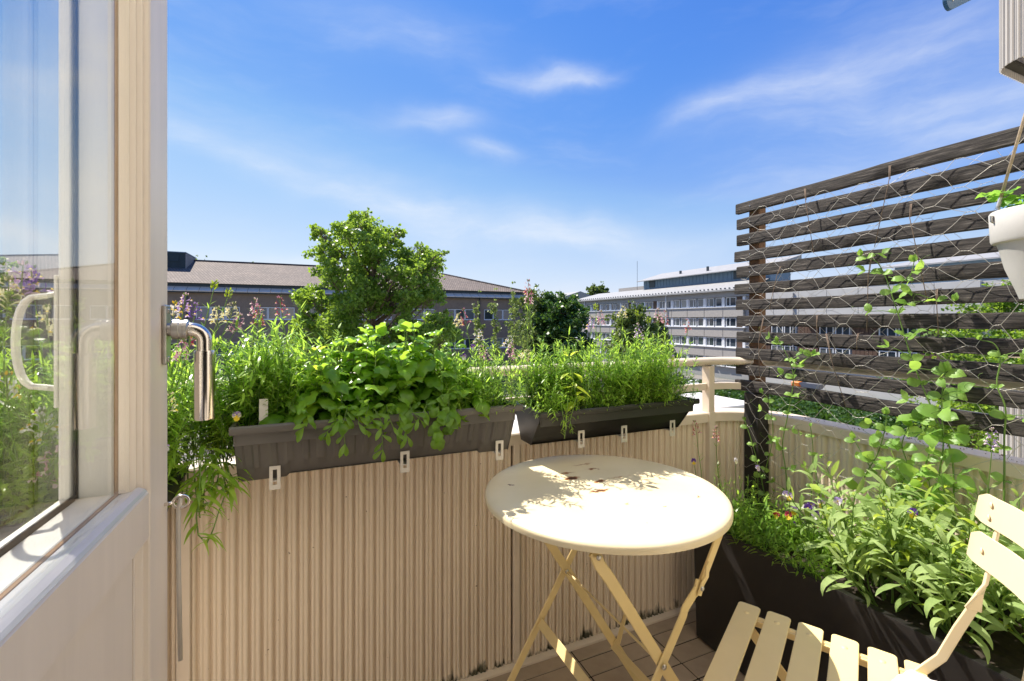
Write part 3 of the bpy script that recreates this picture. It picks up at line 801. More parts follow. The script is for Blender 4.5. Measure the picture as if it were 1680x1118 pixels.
make_tree('roadside_tree', 'far treetop showing above the pale roof ridge, left one', gpos(974, 150), top_h(466, 150), 4.2, M['tree4'], .8, 1800, 46, 'oval', .5)
make_tree('roadside_tree', 'far treetop showing above the pale roof ridge beside the plant room', gpos(988, 150), top_h(463, 150), 3.4, M['tree4'], .8, 1800, 47, 'oval', .5)
for i, (px, top) in enumerate(((322, 420), (337, 421), (414, 430))):
    make_tree('roadside_tree', ('far treetop touching the dark roof house on the brown roof', 'small far treetop just right of the dark roof house', 'tiny far treetop peeking over the middle of the brown roof ridge')[i], gpos(px, 95), top_h(top, 95), 1.3, M['tree4'], .5, 700, 50 + i, 'oval', .6)
make_tree('birch_tree', 'tree whose leaves show at the left edge through the door glass', gpos(-12, 30), top_h(388, 30), 1.4, M['tree1'], .2, 2500, 56, 'oval', .5)
make_tree('street_tree', 'bright green tree behind the screen near the hanging pot', gpos(1660, 24), top_h(448, 24), 2.6, M['tree1'], .2, 9000, 57, 'oval', .3, nlimb=34)
make_tree('street_tree', 'green tree low behind the right end of the wooden screen', gpos(1600, 22), top_h(540, 22), 2.9, M['tree1'], .2, 8000, 58, 'round', .3, nlimb=34)
make_tree('street_tree', 'wide low green tree behind the lowest slats at right', gpos(1700, 19), top_h(570, 19), 2.9, M['tree1'], .18, 8000, 59, 'round', .3, nlimb=34)

# hedge: clipped mass
hd = empty('hedge', 'dark green clipped hedge along the street below the wooden screen', 'hedge', (32.5, 6, GZ))
rs_ = np.random.RandomState(3)
n = 40000
P = np.stack([rs_.uniform(0, 9.5, n), rs_.uniform(0, 36, n), np.zeros(n)], 1)
P[:, 2] = 1.6 + .35 * np.sin(P[:, 0] * 2.1 + P[:, 1]) * np.sin(P[:, 1] * 1.3) - rs_.exponential(.22, n)
leaf_cloud('foliage', P, .26, M['tree2'], hd, 4, kind='stuff')
q = MB(); q.box((.1, .1, 0), (9.4, 35.9, 1.2)); q.build('inner_mass', M['tree2'], hd, smooth=False)
P = np.stack([rs_.uniform(-55, 24, 9000), rs_.uniform(47, 56, 9000), np.abs(rs_.normal(0, .9, 9000)) + .1], 1)
sh = leaf_cloud('shrubbery', P, .3, M['tree2'], None, 9, kind='stuff'); sh.location = (0, 0, GZ); tag(sh, 'low shrubs along the foot of the brown building', 'shrubs')

# cars
def car(name, label, loc, rz, paint_m, van=False):
    t = empty(name, label, 'van' if van else 'car', loc, rz)
    b = MB()
    L = 4.4; hw = .88
    if van: prof = [(-2.3, .35), (-2.35, .9), (-2.1, 1.05), (-1.5, 1.35), (-.9, 1.95), (2.25, 1.98), (2.35, .9), (2.3, .35)]; glz = None
    else: prof = [(-2.2, .35), (-2.25, .68), (-2.0, .82), (-1.0, .95), (-.35, 1.42), (.9, 1.45), (1.65, 1.02), (2.15, .95), (2.2, .62), (2.15, .35)]
    n = len(prof)
    vs = []
    for k, y in enumerate((-hw, -hw + .06, hw - .06, hw)):
        sc = 1 if k in (1, 2) else .97
        for x, z in prof:
            yy = y * (1 if z < 1.0 else .84); vs.append((x * sc, yy, .35 + (z - .35) * (1 if k in (1, 2) else .97)))
    fs = []
    for k in range(3):
        for i in range(n): fs.append((k * n + i, k * n + (i + 1) % n, (k + 1) * n + (i + 1) % n, (k + 1) * n + i))
    fs.append(tuple(range(n))); fs.append(tuple(reversed(range(3 * n, 4 * n))))
    b.add(vs, fs); b.build('body', paint_m, t, angle=25)
    g = MB()
    for s in (-1, 1):
        if van: g.add([(-1.45, s * .79, 1.3), (-.95, s * .765, 1.75), (-.4, s * .765, 1.75), (-.4, s * .79, 1.3)], [(0, 1, 2, 3)])
        else: g.add([(-.85, s * .80, 1.0), (-.33, s * .745, 1.36), (.85, s * .745, 1.38), (1.4, s * .80, 1.02)], [(0, 1, 2, 3)])
    g.build('side_window', M['pane'], t, smooth=False)
    g = MB()
    if van: g.add([(-1.45, -.66, 1.40), (-1.45, .66, 1.40), (-.97, .62, 1.90), (-.97, -.62, 1.90)], [(0, 1, 2, 3)])
    else:
        g.add([(-.98, -.68, 1.0), (-.98, .68, 1.0), (-.42, .6, 1.40), (-.42, -.6, 1.40)], [(0, 1, 2, 3)]); g.add([(1.62, -.68, 1.08), (1.62, .68, 1.08), (.98, .6, 1.44), (.98, -.6, 1.44)], [(0, 1, 2, 3)])
    g.build('windscreen', M['pane'], t, smooth=False)
    wh = MB(); wh.lathe([(.0, -.10), (.28, -.10), (.32, -.07), (.32, .07), (.28, .10), (.0, .10)], 16, M=Matrix.Rotation(R(90), 4, 'X')); wm_ = wh.mesh('wheel', M['black_plastic'])
    for x in (-1.35, 1.35):
        for s in (-1, 1):
            o = link('wheel', wm_, t); o.location = (x, s * .82, .32)
            h = MB(); h.lathe([(0, -.105), (.18, -.105), (.18, .105), (0, .105)], 10, M=Matrix.Rotation(R(90), 4, 'X')); h.build('rim', M['steel'], o)
    for s in (-1, 1):
        q = MB(); q.box((2.12, s * .62 - .14, .72), (2.24, s * .62 + .14, .92)); q.build('tail_light', M['redglass'], t, smooth=False)
        q = MB(); q.box((-2.27, s * .6 - .16, .62), (-2.12, s * .6 + .16, .76)); q.build('headlight', M['whitep'], t, smooth=False)
    return t
M['redglass'] = paint('red_lamp_glass', (.45, .02, .02), .25, .05, 5)
M['carwhite'] = paint('white_car_paint', (.70, .71, .73), .2, .03, 2, coat=.6)
M['carblue'] = paint('blue_car_paint', (.03, .16, .42), .2, .05, 2, coat=.6)
M['orange'] = paint('orange_plastic', (.75, .22, .03), .5, .1, 5)
M['redsign'] = paint('red_barrier_film', (.70, .06, .03), .5, .1, 5)
M['whitefoil'] = paint('white_plastic_sheeting', (.66, .66, .66), .5, .2, 3, bumpk=.9, bscale=6)
def gp(px, py):       # point on the ground
    Z = (C - GZ) * F / (py - 527); p = at_Z(px, py, Z); return (p.x, p.y, GZ)
car('parked_car', 'white car parked beyond the hedge, seen between the lowest slats', gp(1440, 652), R(95), M['carwhite'])
car('parked_car', 'blue car parked just left of the white car beyond the hedge', gp(1396, 647), R(95), M['carblue'])
car('parked_van', 'white van with red lamps at the right behind the pea vines', gp(1535, 667), R(95), M['carwhite'], True)
# excavator-like orange machine reduced to what shows: a small orange dumper
dm = empty('dumper', 'small orange dumper with grey skip standing on the dug-up ground', 'dumper', gp(1318, 650), R(100))
q = MB(); q.box((-1.4, -.6, .45), (1.2, .6, .9), bev=.08); q.box((.2, -.5, .9), (1.1, .5, 1.6), bev=.08); q.build('chassis', M['orange'], dm, smooth=False)
q = MB(); q.add([(-1.7, -.7, .95), (-.2, -.7, .95), (-.2, .7, .95), (-1.7, .7, .95), (-2.1, -.8, 1.6), (.1, -.8, 1.6), (.1, .8, 1.6), (-2.1, .8, 1.6)], [(3, 2, 1, 0), (0, 1, 5, 4), (1, 2, 6, 5), (2, 3, 7, 6), (3, 0, 4, 7)]); q.build('skip', M['concrete_dk'], dm, smooth=False)
for x in (-1, .9):
    for s in (-1, 1):
        q = MB(); q.lathe([(0, -.15), (.38, -.15), (.42, -.1), (.42, .1), (.38, .15), (0, .15)], 14, M=Matrix.Translation((x, s * .7, .42)) @ Matrix.Rotation(R(90), 4, 'X')); q.build('wheel', M['black_plastic'], dm)
# fence panels with red and white boards
for i, (px, py) in enumerate(((1128, 652), (1160, 654), (1192, 657), (1222, 660))):
    a = Vector(gp(px - 16, py - 1)); b = Vector(gp(px + 14, py + 1))
    t = empty('site_fence', ('site fence panel hidden mostly by the planter flowers', 'site fence panel left of the rail post', 'site fence panel with a red board right of the rail post', 'site fence panel next to the wooden screen end')[i], 'fence panel', tuple(a), math.atan2((b - a).y, (b - a).x), None)
    L = (b - a).length * .96
    q = MB()
    q.tube([(0, 0, 0), (0, 0, 2.0), (.15, 0, 2.15), (L - .15, 0, 2.15), (L, 0, 2.0), (L, 0, 0)], .03, 6); q.tube([(0, 0, .3), (L, 0, .3)], .025, 6)
    q.tube([(0, 0, 1.1), (L, 0, 1.1)], .02, 6); q.build('frame', M['wire'], t)
    q = MB()
    for k in range(1, 14): q.tube([(L * k / 14, 0, .3), (L * k / 14, 0, 2.1)], .008, 4)
    tag(q.build('mesh_bars', M['wire'], t), kind='stuff')
    q = MB(); q.box((.05, -.06, 1.2), (L - .05, -.03, 1.42)); q.build('white_board', M['pale_paint'], t, smooth=False)
    if i != 0:
        q = MB(); q.box((L * .25, -.08, 1.2), (L * .25 + .8, -.062, 1.42)); q.build('red_board', M['redsign'], t, smooth=False)
    q = MB(); q.box((-.3, -.15, 0), (.3, .15, .14)); q.build('foot_block', M['concrete_dk'], t, smooth=False)
# sheeted stack of material
tk = MB()
def tarp(u, v):
    x = (u - .5) * 3.6; y = (v - .5) * 2.6
    e = max(abs(u - .5), abs(v - .5)) * 2
    z = 1.7 * (1 - max(0, e - .55) ** 1.6 * 3.2) + .18 * noise.noise(Vector((u * 6, v * 6, 1)))
    return (x + .2 * noise.noise(Vector((u * 5, v * 5, 5))), y, max(0, z))
tk.grid(tarp, 22, 18)
o = tk.build('sheeted_stack', M['whitefoil'], None, angle=180); o.location = gp(1150, 650); tag(o, 'heap covered in crumpled white sheeting behind the site fence', 'covered heap')
o = link('sheeted_stack', o.data); o.location = gp(1136, 655); tag(o, 'second white sheeted heap behind the planter flowers', 'covered heap'); o.rotation_euler = (0, 0, 1)
# ================================================================ balcony floor, walls of the building behind the camera
VR = 1.389; UR = 1.70; RC = .20        # inner face of the front rail, of the right rail, corner radius
q = MB(); q.box((-1.75, -.12, -.06), (1.78, 1.46, -.006)); floor = q.build('balcony_floor', M['grout'], smooth=False); floor['kind'] = 'structure'
tl = MB(); tl.box((0, 0, -.005), (.308, .0685, .0), bev=.0022); tile_me = tl.mesh('tile', M['tile'], False)
ii = 0
x0 = .824 - 8 * .312
nshow = 0
for i in range(13):
    for j in range(-1, 20):
        x = x0 + (i - 1) * .312 + .002; y = 1.32 - .0725 * j + .002
        if x < -1.7 or x > 1.72 or y < -.1: continue
        cut = y + .0685 > VR + .03
        o = link('tile', tile_me, floor); o.location = (x, y, rnd(-.0006, .0006)); o.rotation_euler = (rnd(-.002, .002), rnd(-.002, .002), rnd(-.002, .002))
# the building's own wall with the door opening, and the room behind
M['facade'] = paint('warm_facade_render', (.86, .80, .70), .9, .05, 2)
M['room'] = paint('room_wall', (.45, .42, .38), .9, .04, 2)
q = MB()
q.box((-9, -.42, GZ), (-.22, -.14, 6)); q.box((.80, -.42, GZ), (14, -.14, 6)); q.box((-.22, -.42, 2.15), (.80, -.14, 6)); q.box((-.22, -.42, GZ), (.80, -.14, -.06))
o = q.build('house_wall', M['facade'], smooth=False); o['kind'] = 'structure'
q = MB()
q.box((-1.5, -4, -.1), (2.5, -.43, -.02)); q.box((-1.5, -4.1, -.02), (2.5, -4, 2.5)); q.box((-1.6, -4, -.02), (-1.5, -.43, 2.5)); q.box((2.5, -4, -.02), (2.6, -.43, 2.5)); q.box((-1.5, -4, 2.5), (2.5, -.43, 2.6))
q.build('room', M['room'], smooth=False)['kind'] = 'structure'

# ================================================================ railing
rail = empty('balcony_railing', 'beige corrugated balcony railing with rounded corner, handrail and white-topped ledge', 'railing')
CAPZ = .776; CAPB = .742
def path(s, off=0.0):
    """inner outline of the rail: s metres from its left end; returns point, outward normal"""
    xs, xe = -1.62, UR - RC
    L = xe - xs
    if s <= L: return Vector((xs + s, VR + off, 0)), Vector((0, 1, 0)), Vector((1, 0, 0))
    s -= L
    La = (RC) * math.pi / 2
    if s <= La:
        a = s / RC
        c = Vector((UR - RC, VR - RC, 0)); nrm = Vector((math.sin(a), math.cos(a), 0))
        return c + nrm * (RC + off), nrm, Vector((math.cos(a), -math.sin(a), 0))
    s -= La
    return Vector((UR + off, VR - RC - s, 0)), Vector((1, 0, 0)), Vector((0, -1, 0))
S_CORNER = (UR - RC) - (-1.62); S_END = S_CORNER + RC * math.pi / 2 + (VR - RC + .14)
def s_of_u(u): return u + 1.62
# corrugation profile over one pitch (position fraction, depth outward in m)
PITCH = .0293
PROF = [(0, .0105), (.07, .0105), (.17, .0022), (.25, .0002), (.40, .0004), (.46, .0026), (.54, .0026), (.60, .0004), (.77, .0002), (.85, .0022), (.95, .0105)]
def sheet(name, sa, sb, z0, z1, parent, mat, pathf=path, off=0.0, pitch=PITCH, prof=PROF, thick=.004):
    pts = []
    k0 = int(sa / pitch) - 1
    s = sa
    k = k0
    seq = []
    while k * pitch < sb:
        for f, d in prof:
            ss = (k + f) * pitch
            if sa <= ss <= sb: seq.append((ss, d))
        k += 1
    q = MB(); vs = []; fs = []
    n = len(seq)
    for (ss, d) in seq:
        p, nr, t = pathf(ss, off)
        a = p + nr * d; b = p + nr * (d + thick)
        vs += [(a.x, a.y, z0), (a.x, a.y, z1), (b.x, b.y, z1), (b.x, b.y, z0)]
    for i in range(n - 1):
        o = i * 4; e = o + 4
        fs += [(o, e, e + 1, o + 1), (o + 2, e + 2, e + 3, o + 3), (o + 1, e + 1, e + 2, o + 2)]
    q.add(vs, fs)
    return q.build(name, mat, parent, smooth=True, angle=50)
def sweep(name, sa, sb, sec, parent, mat, pathf=path, step=.03, closed=True, angle=40):
    """sweep a section (list of (offset outward, z)) along the rail path"""
    n = max(2, int((sb - sa) / step)); k = len(sec)
    vs = []; fs = []
    for i in range(n + 1):
        s = sa + (sb - sa) * i / n
        for (o_, z) in sec:
            p, nr, t = pathf(s, 0); p = p + nr * o_
            vs.append((p.x, p.y, z))
    for i in range(n):
        for j in range(k):
            a = i * k + j; b = i * k + (j + 1) % k
            fs.append((a, b, b + k, a + k))
    fs.append(tuple(reversed(range(k)))); fs.append(tuple(range(n * k, (n + 1) * k)))
    q = MB(); q.add(vs, fs); return q.build(name, mat, parent, angle=angle)
sA = s_of_u(.598); sP = s_of_u(1.495)
sheet('corrugated_sheet', s_of_u(-.318), s_of_u(.380), .012, .744, rail, M['sheet'])
sheet('corrugated_sheet', s_of_u(.372), sA + .01, .012, .744, rail, M['sheet'], off=-.0024)
sheet('leak_blocker', 0, S_END, .014, .740, rail, M['grout'], off=.022, pitch=.08, prof=[(0, 0), (.5, .001)])  # added dark sheet, stops light leaking through the seams and darkens the gap
sheet('corrugated_sheet', s_of_u(.637), sP - .012, .012, .744, rail, M['sheet'], pitch=.0285)
sheet('corrugated_sheet', sP + .02, S_CORNER + RC * math.pi / 2 - .01, .012, .744, rail, M['sheet'])
sR = S_CORNER + RC * math.pi / 2
sheet('corrugated_sheet', sR - .03, S_END, .012, .744, rail, M['sheet'], pitch=.042, off=0)
sheet('corrugated_sheet', .0, s_of_u(-.312), .012, .744, rail, M['sheet'])
# flat bars: post covers, and a dark strip for the sheet gap
def post(u, w, z0, z1, off0, off1, m=M['rail']):
    q = MB(); q.box((u - w / 2, VR + off0, z0), (u + w / 2, VR + off1, z1), bev=.002); return q.build('post', m, rail, smooth=False)
post(.6225, .024, .012, CAPB - .001, -.006, .02)
post(.606, .006, .012, CAPB - .001, .012, .02, M['grout'])  # no real post: dark strip painting in the shade of the gap
post(1.488, .030, .012, CAPB + .038, -.020, .02)
post(1.488, .030, CAPZ + .002, .966, -.018, .022)
post(-.300, .030, .012, CAPB - .001, -.008, .02)
post(-.345, .030, CAPZ, .965, .012, .04)
q = MB(); q.tube([(-.352, 1.345, 0), (-.352, 1.345, .80)], .017, 14); q.build('round_post', M['rail'], rail)
# capping ledge, mid bar, handrail, skirting
sweep('ledge', 0, S_END, [(-.012, CAPB - .004), (-.012, CAPZ - .004), (-.008, CAPZ), (.072, CAPZ), (.076, CAPZ - .004), (.076, CAPB - .004)], rail, M['rail'])
sweep('middle_bar', 0, S_END, [(-.004, .868), (-.004, .894), (.010, .894), (.010, .868)], rail, M['rail'])
sec = [(.008 + .026 * math.cos(a), .984 + .0165 * math.sin(a)) for a in [2 * math.pi * k / 14 for k in range(14)]]
sweep('handrail', 0, S_END, sec, rail, M['rail'], angle=180)
sweep('skirting', 0, S_END, [(-.020, .0), (-.020, .008), (-.012, .012), (.03, .012), (.03, .0)], rail, M['rail'])
# moss on the handrail's underside and dirt on the ledge
rs_ = np.random.RandomState(5)
P = []
for k in range(900):
    s = S_CORNER - .15 + rs_.uniform(-.2, .36); p, nr, t = path(s); o_ = rs_.uniform(-.012, .02)
    P.append((p + nr * o_)[:2] + (.966 + rs_.uniform(-.004, .003) + (.008 if o_ < -.004 else 0),))
mo = leaf_cloud('moss', np.array(P), .004, M['tree4'], rail, 6, kind='stuff')
P = []
for k in range(160):
    s = sR + rs_.uniform(-.1, 1.2); p, nr, t = path(s); o_ = .03 + rs_.normal(0, .015)
    P.append((p + nr * o_)[:2] + (CAPZ + rs_.uniform(.0, .003),))
leaf_cloud('leaf_litter', np.array(P), .005, M['stem_brown'], rail, 8, kind='stuff')

# ================================================================ neighbouring balconies (to the right, same level and above)
def npath(s, off=0.0):
    # side face (x = 3.9) from the wall outwards, rounded corner, then the front face going right
    xl, yf, r = 3.90, 1.41, .16
    L = yf - r
    if s <= L: return Vector((xl - off, s, 0)), Vector((-1, 0, 0)), Vector((0, 1, 0))
    s2 = s - L; La = r * math.pi / 2
    if s2 <= La:
        a = s2 / r; nrm = Vector((-math.cos(a), math.sin(a), 0))
        return Vector((xl + r, yf - r, 0)) + nrm * (r + off), nrm, Vector((math.sin(a), math.cos(a), 0))
    s2 -= La
    return Vector((xl + r + s2, yf + off, 0)), Vector((0, 1, 0)), Vector((1, 0, 0))
NPROF = [(0, .012), (.10, .012), (.22, .0), (.52, .0), (.64, .012)]
nb1 = empty('neighbour_balcony', 'white corrugated neighbouring balcony behind the right end of the wooden screen', 'balcony')
sheet('corrugated_sheet', -.1, 3.2, -.05, .776, nb1, M['white_sheet'], npath)
sweep('handrail', -.1, 3.2, [(.008 + .026 * math.cos(a), .944 + .0185 * math.sin(a)) for a in [2 * math.pi * k / 10 for k in range(10)]], nb1, M['rail'], npath, angle=180)
sweep('ledge', -.1, 3.2, [(-.02, .76), (-.02, .79), (.04, .79), (.04, .76)], nb1, M['rail'], npath)
q = MB(); q.box((3.95, -.139, -.2), (7, 1.38, -.052)); q.build('slab', M['facade'], nb1, smooth=False)
for y in (.1, 1.2):
    q = MB(); q.box((3.9, y - .015, .79), (3.93, y + .015, .93)); q.build('post', M['rail'], nb1, smooth=False)
nb2 = empty('neighbour_balcony', 'white corrugated balcony with worn underside overhead at the top right corner', 'balcony')
sheet('corrugated_sheet', -.1, 3.2, 2.735, 3.62, nb2, M['white_sheet'], npath)
q = MB(); q.box((4.0, -.139, 2.80), (7, 1.33, 2.95)); q.build('slab', M['rail'], nb2, smooth=False)
sweep('lower_angle', -.1, 3.2, [(-.05, 2.775), (-.05, 2.80), (-.002, 2.80), (-.002, 2.775)], nb2, M['grout'], npath)

# ================================================================ wooden screen
scr = empty('wooden_screen', 'dark weathered horizontal slat screen fixed above the right railing', 'screen')
TU = 1.630; ztop = CH + .4895
for k in range(12):
    z1 = ztop - k * .0667; ya, yb = .05 + rnd(-.004, .004), 1.372 + rnd(-.008, .006)
    q = MB()
    nn = 30; vs = []; fs = []
    hh = .0435 + rnd(-.002, .0015); tt = .021
    sec = [(-tt / 2, 0.002), (-tt / 2 + .002, 0), (tt / 2 - .002, 0), (tt / 2, .002), (tt / 2, hh - .002), (tt / 2 - .003, hh), (-tt / 2 + .0045, hh), (-tt / 2 + .0012, hh - .0020), (-tt / 2, hh - .0055)]
    for i in range(nn + 1):
        y = ya + (yb - ya) * i / nn
        wz = .0055 * noise.noise(Vector((k * 3.1, y * 2.2, 0))) + .0008 * noise.noise(Vector((k, y * 40, 3))); wx = .002 * noise.noise(Vector((k * 5, y * 3, 9)))
        for (a, b) in sec:
            e = .0010 * noise.noise(Vector((y * 60, a * 200, b * 200 + k)))
            vs.append((a + wx + e, y, b + wz + e))
    K = len(sec)
    for i in range(nn):
        for j in range(K):
            a = i * K + j; b = i * K + (j + 1) % K; fs.append((a, b, b + K, a + K))
    fs.append(tuple(reversed(range(K)))); fs.append(tuple(range(nn * K, (nn + 1) * K)))
    q.add(vs, fs); o = q.build('slat', M['wood'], scr, angle=35); o.location = (TU, 0, z1 - .0435)
    for y in (1.302, .12):
        h = MB(); h.lathe([(0, .0012), (.0022, .001), (.0026, 0)], 8, M=Matrix.Rotation(R(-90), 4, 'Y')); n_ = h.build('nail', M['steel'], o); n_.location = (-tt / 2 - .0008, y, .022 + rnd(-.004, .004))
for i, (y, m) in enumerate(((1.302, M['wood_post']), (.12, M['wood_post']))):
    q = MB(); q.box((TU + .0125, y - .024, .86 if i == 1 else .86), (TU + .052, y + .024, ztop - .004), bev=.002); q.build('upright', m, scr, smooth=False)
q = MB(); q.box((TU - .012, 1.262, .012), (TU + .050, 1.330, .858), bev=.003); q.build('lower_post', M['wood_black'], scr, smooth=False)
q = MB(); q.box((TU - .012, .08, .012), (TU + .052, .15, .858), bev=.003); q.build('lower_post', M['wood_black'], scr, smooth=False)

# chicken wire
def netting(name, label, U, ya, yb, za, zb, r, seed, mat, kx=.064, kz=.086, amp=.012):
    q = MB(); rs = random.Random(seed)
    def P(y, z):
        n1 = noise.noise(Vector((y * 7, z * 7, seed))); n2 = noise.noise(Vector((y * 7, z * 7, seed + 20))); n3 = noise.noise(Vector((y * 4, z * 4, seed + 40)))
        return Vector((U + amp * n3, y + .034 * n1, z + .034 * n2))
    ni = int((yb - ya) / kx); nj = int((zb - za) / kz)
    tw = {}
    for i in range(ni + 1):
        for j in range(nj + 1):
            y = ya + i * kx; z = za + j * kz + (kz / 2 if i % 2 else 0)
            z += rs.uniform(-.004, .004); y += rs.uniform(-.004, .004)
            if z > zb: continue
            a = P(y - .010, z); b = P(y + .010, z); tw[i, j] = (a, b)
            # twisted pair
            for ph in (0, math.pi):
                pts = []
                for k in range(7):
                    t = k / 6; c = a.lerp(b, t); pts.append(c + Vector((math.cos(ph + t * 9) * r * .8, 0, math.sin(ph + t * 9) * r * .8)))
                q.tube(pts, r * .8, 4, caps=False)
    for (i, j), (a, b) in tw.items():
        for dj in ((0, -1) if i % 2 == 0 else (1, 0)):
            k = (i + 1, j + dj)
            if k in tw:
                c = tw[k][0]; m = b.lerp(c, .5) + Vector((rs.uniform(-.002, .002), rs.uniform(-.003, .003), rs.uniform(-.003, .003)))
                if rs.random() > .012: q.tube([b, m, c], r, 5, caps=False)
    o = q.build(name, mat, angle=180); tag(o, label, 'wire mesh'); return o
netting('chicken_wire', 'galvanised hexagonal chicken wire stretched over the front of the wooden screen', TU - .021, .20, 1.365, .55, 1.625, .0007, 3, M['wire'], .062, .084, .010)
netting('chicken_wire', 'second sheet of chicken wire folded over the back of the wooden screen', TU + .062, .25, 1.37, 1.02, 1.64, .0005, 8, M['wire'], amp=.01)
# twine ties
ties = [((1320, 310), (1323, 330), (1335, 415)), ((1459, 272), (1460, 296), (1435, 405)), ((1494, 335), (1494, 358), (1523, 500)), ((1280, 438), (1276, 452), (1262, 508)),
        ((1430, 415), (1426, 450), (1422, 545)), ((1536, 475), (1538, 495), (1540, 550)), ((1340, 518), (1341, 530), (1341, 560)), ((1252, 522), (1246, 560), (1246, 618)),
        ((1355, 548), (1365, 590), (1388, 668)), ((1407, 548), (1407, 560), (1406, 574))]
for i, t3 in enumerate(ties):
    pts = [on_u(px, py, TU - .024) for px, py in t3]
    q = MB(); q.tube([pts[0] + Vector((.03, 0, .004)), pts[0], pts[1] + Vector((-.004, 0, 0)), pts[2]], .0011, 5); q.tube([pts[0] + Vector((0, -.003, 0)), pts[1] + Vector((-.004, -.003, .002))], .0011, 5)
    o = q.build('twine_tie', M['twine'], angle=180); tag(o, 'brown twine tie holding the chicken wire to a screen slat', 'twine', 'twine ties on the screen')

# ================================================================ door leaf, standing open on the left
door = empty('balcony_door', 'cream painted glazed balcony door standing open at the left', 'door', (-.19, 0, 0))
# local x: 0 = face towards the camera side, negative = outer face; local y along the leaf
ED = .792                     # free edge
def dbox(name, lo, hi, m, parent=door, bev=.003): q = MB(); q.box(lo, hi, bev=bev); return q.build(name, m, parent, smooth=False)
GB = .942                     # bottom of the glazing
VE = .705                     # the glazing's upright edge
dbox('stile', (-.0295, .7130, .05), (0, ED, 2.1), M['door'])
q = MB(); prof = [(.7125, -.0012), (.7118, -.0060), (.7098, -.0066), (.7090, -.0120), (.7072, -.0128), (.7066, -.0180), (.7056, -.0186), (.7052, -.0224), (.7052, -.0290), (.7125, -.0290)]
q.prism([(x_, y_) for (y_, x_) in prof], GB - .004, 2.1); q.build('moulding', M['door'], door, smooth=False)
dbox('edge_strip', (-.0338, .7060, GB - .01), (-.0296, ED - .002, 2.1), M['putty'], bev=.0005)
dbox('cavity_jamb', (-.0682, .7050, GB - .01), (-.0340, ED - .004, 2.1), M['door_in'], bev=.002)
dbox('gasket', (-.0708, .7015, GB - .004), (-.0684, ED - .006, 2.1), M['gasket'], bev=.0004)
dbox('outer_stile', (-.0840, .7000, .05), (-.0710, ED - .004, 2.1), M['door_in'])
dbox('outer_bead', (-.0768, .6960, GB - .002), (-.0709, .6998, 2.1), M['door_in'], bev=.001)
q = MB(); prof = [(.7125, -.0012), (.7110, -.0060), (.7085, -.0070), (.7040, -.0125), (.7000, -.0130), (.7000, -.0280), (.7125, -.0280)]
q.prism([(x_, y_) for (y_, x_) in prof], .05, .872); q.build('moulding', M['door'], door, smooth=False)
RB = .874
dbox('bottom_rail', (-.0290, .0, RB), (0, .7128, .9365), M['door'])
q = MB(); q.prism([(-.0005, .9367), (-.003, .9400), (-.0095, .9428), (-.0125, .9418), (-.0150, .9385), (-.0285, .9365)], 0, .7060, M=Matrix(((1, 0, 0, 0), (0, 0, 1, 0), (0, 1, 0, 0), (0, 0, 0, 1))))
M['sky_sheen'] = paint('worn_moulding_sky_sheen', (.62, .60, .60), .26, .16, 8, (.33, .26, .2), 14, .68, .4, 50, stretch=(6, .6, 6))  # worn paint, with the sky's sheen on the bevel put into its base colour
q.build('moulding', M['sky_sheen'], door, smooth=False)
dbox('edge_strip', (-.0338, .0, .930), (-.0292, .7055, .9372), M['putty'], bev=.0005)
dbox('cavity_sill', (-.0682, .0, .920), (-.0340, .7045, .9378), M['door_in'], bev=.001)
dbox('gasket', (-.0712, .0, .925), (-.0684, .7010, .9440), M['gasket'], bev=.0004)
dbox('outer_sill', (-.0840, .0, .900), (-.0714, .6995, .9405), M['door_in'], bev=.002)
dbox('lower_panel', (-.024, .0, .118), (-.0130, .6998, RB - .002), M['door'])
dbox('outer_rail', (-.0840, .0, .05), (-.0714, .6995, .898), M['door_in'])
dbox('bottom_rail', (-.0290, .0, .05), (0, .7128, .116), M['door'])
dbox('inner_pane', (-.0215, .0, .9390), (-.0180, .7045, 2.1), M['glass'], bev=0)
dbox('outer_pane', (-.0706, .0, .9442), (-.0688, .7008, 2.1), M['glass'], bev=0)
# lever handle
hz = 1.138; hy = .772
lh = dbox('handle_plate', (.0005, hy - .012, hz - .048), (.0055, hy + .012, hz + .034), M['steel'], bev=.0015)
q = MB(); Rx = Matrix.Translation((0, hy, hz)) @ Matrix.Rotation(R(90), 4, 'Y')
q.lathe([(.009, .0056), (.009, .0095), (.0130, .010), (.0138, .011), (.0138, .0185), (.0131, .0192), (.0131, .0235), (.0137, .0242), (.0137, .0282), (.0120, .0295), (.0085, .030), (0, .030)], 28, M=Rx)
q.build('neck', M['steel'], lh, angle=30)
q = MB(); pts = []
for k in range(13):
    a = R(90) * k / 12; rr_ = .0165
    pts.append((.0300 + .0010 + rr_ * math.sin(a), hy, hz - rr_ + rr_ * math.cos(a)))
pts = [(.0290, hy, hz)] + pts + [(.0300 + .0010 + rr_, hy, hz - .032)]
q.tube(pts, .0098, 20); q.build('elbow', M['chrome'], lh, angle=50)
q = MB(); q.lathe([(0, -.030), (.0122, -.030), (.0128, -.0315), (.0128, -.0365), (.0128, -.1265), (.0122, -.1282), (.009, -.129), (0, -.129)], 32, M=Matrix.Translation((.0475, hy, hz)))
q.build('grip', M['chrome'], lh, angle=40)
for z in (hz - .041, hz + .026):
    q = MB(); q.lathe([(.004, 0), (.0035, .0014), (0, .0017)], 10, M=Matrix.Translation((.0056, hy, z)) @ Matrix.Rotation(R(90), 4, 'Y')); q.build('screw', M['steel'], lh)
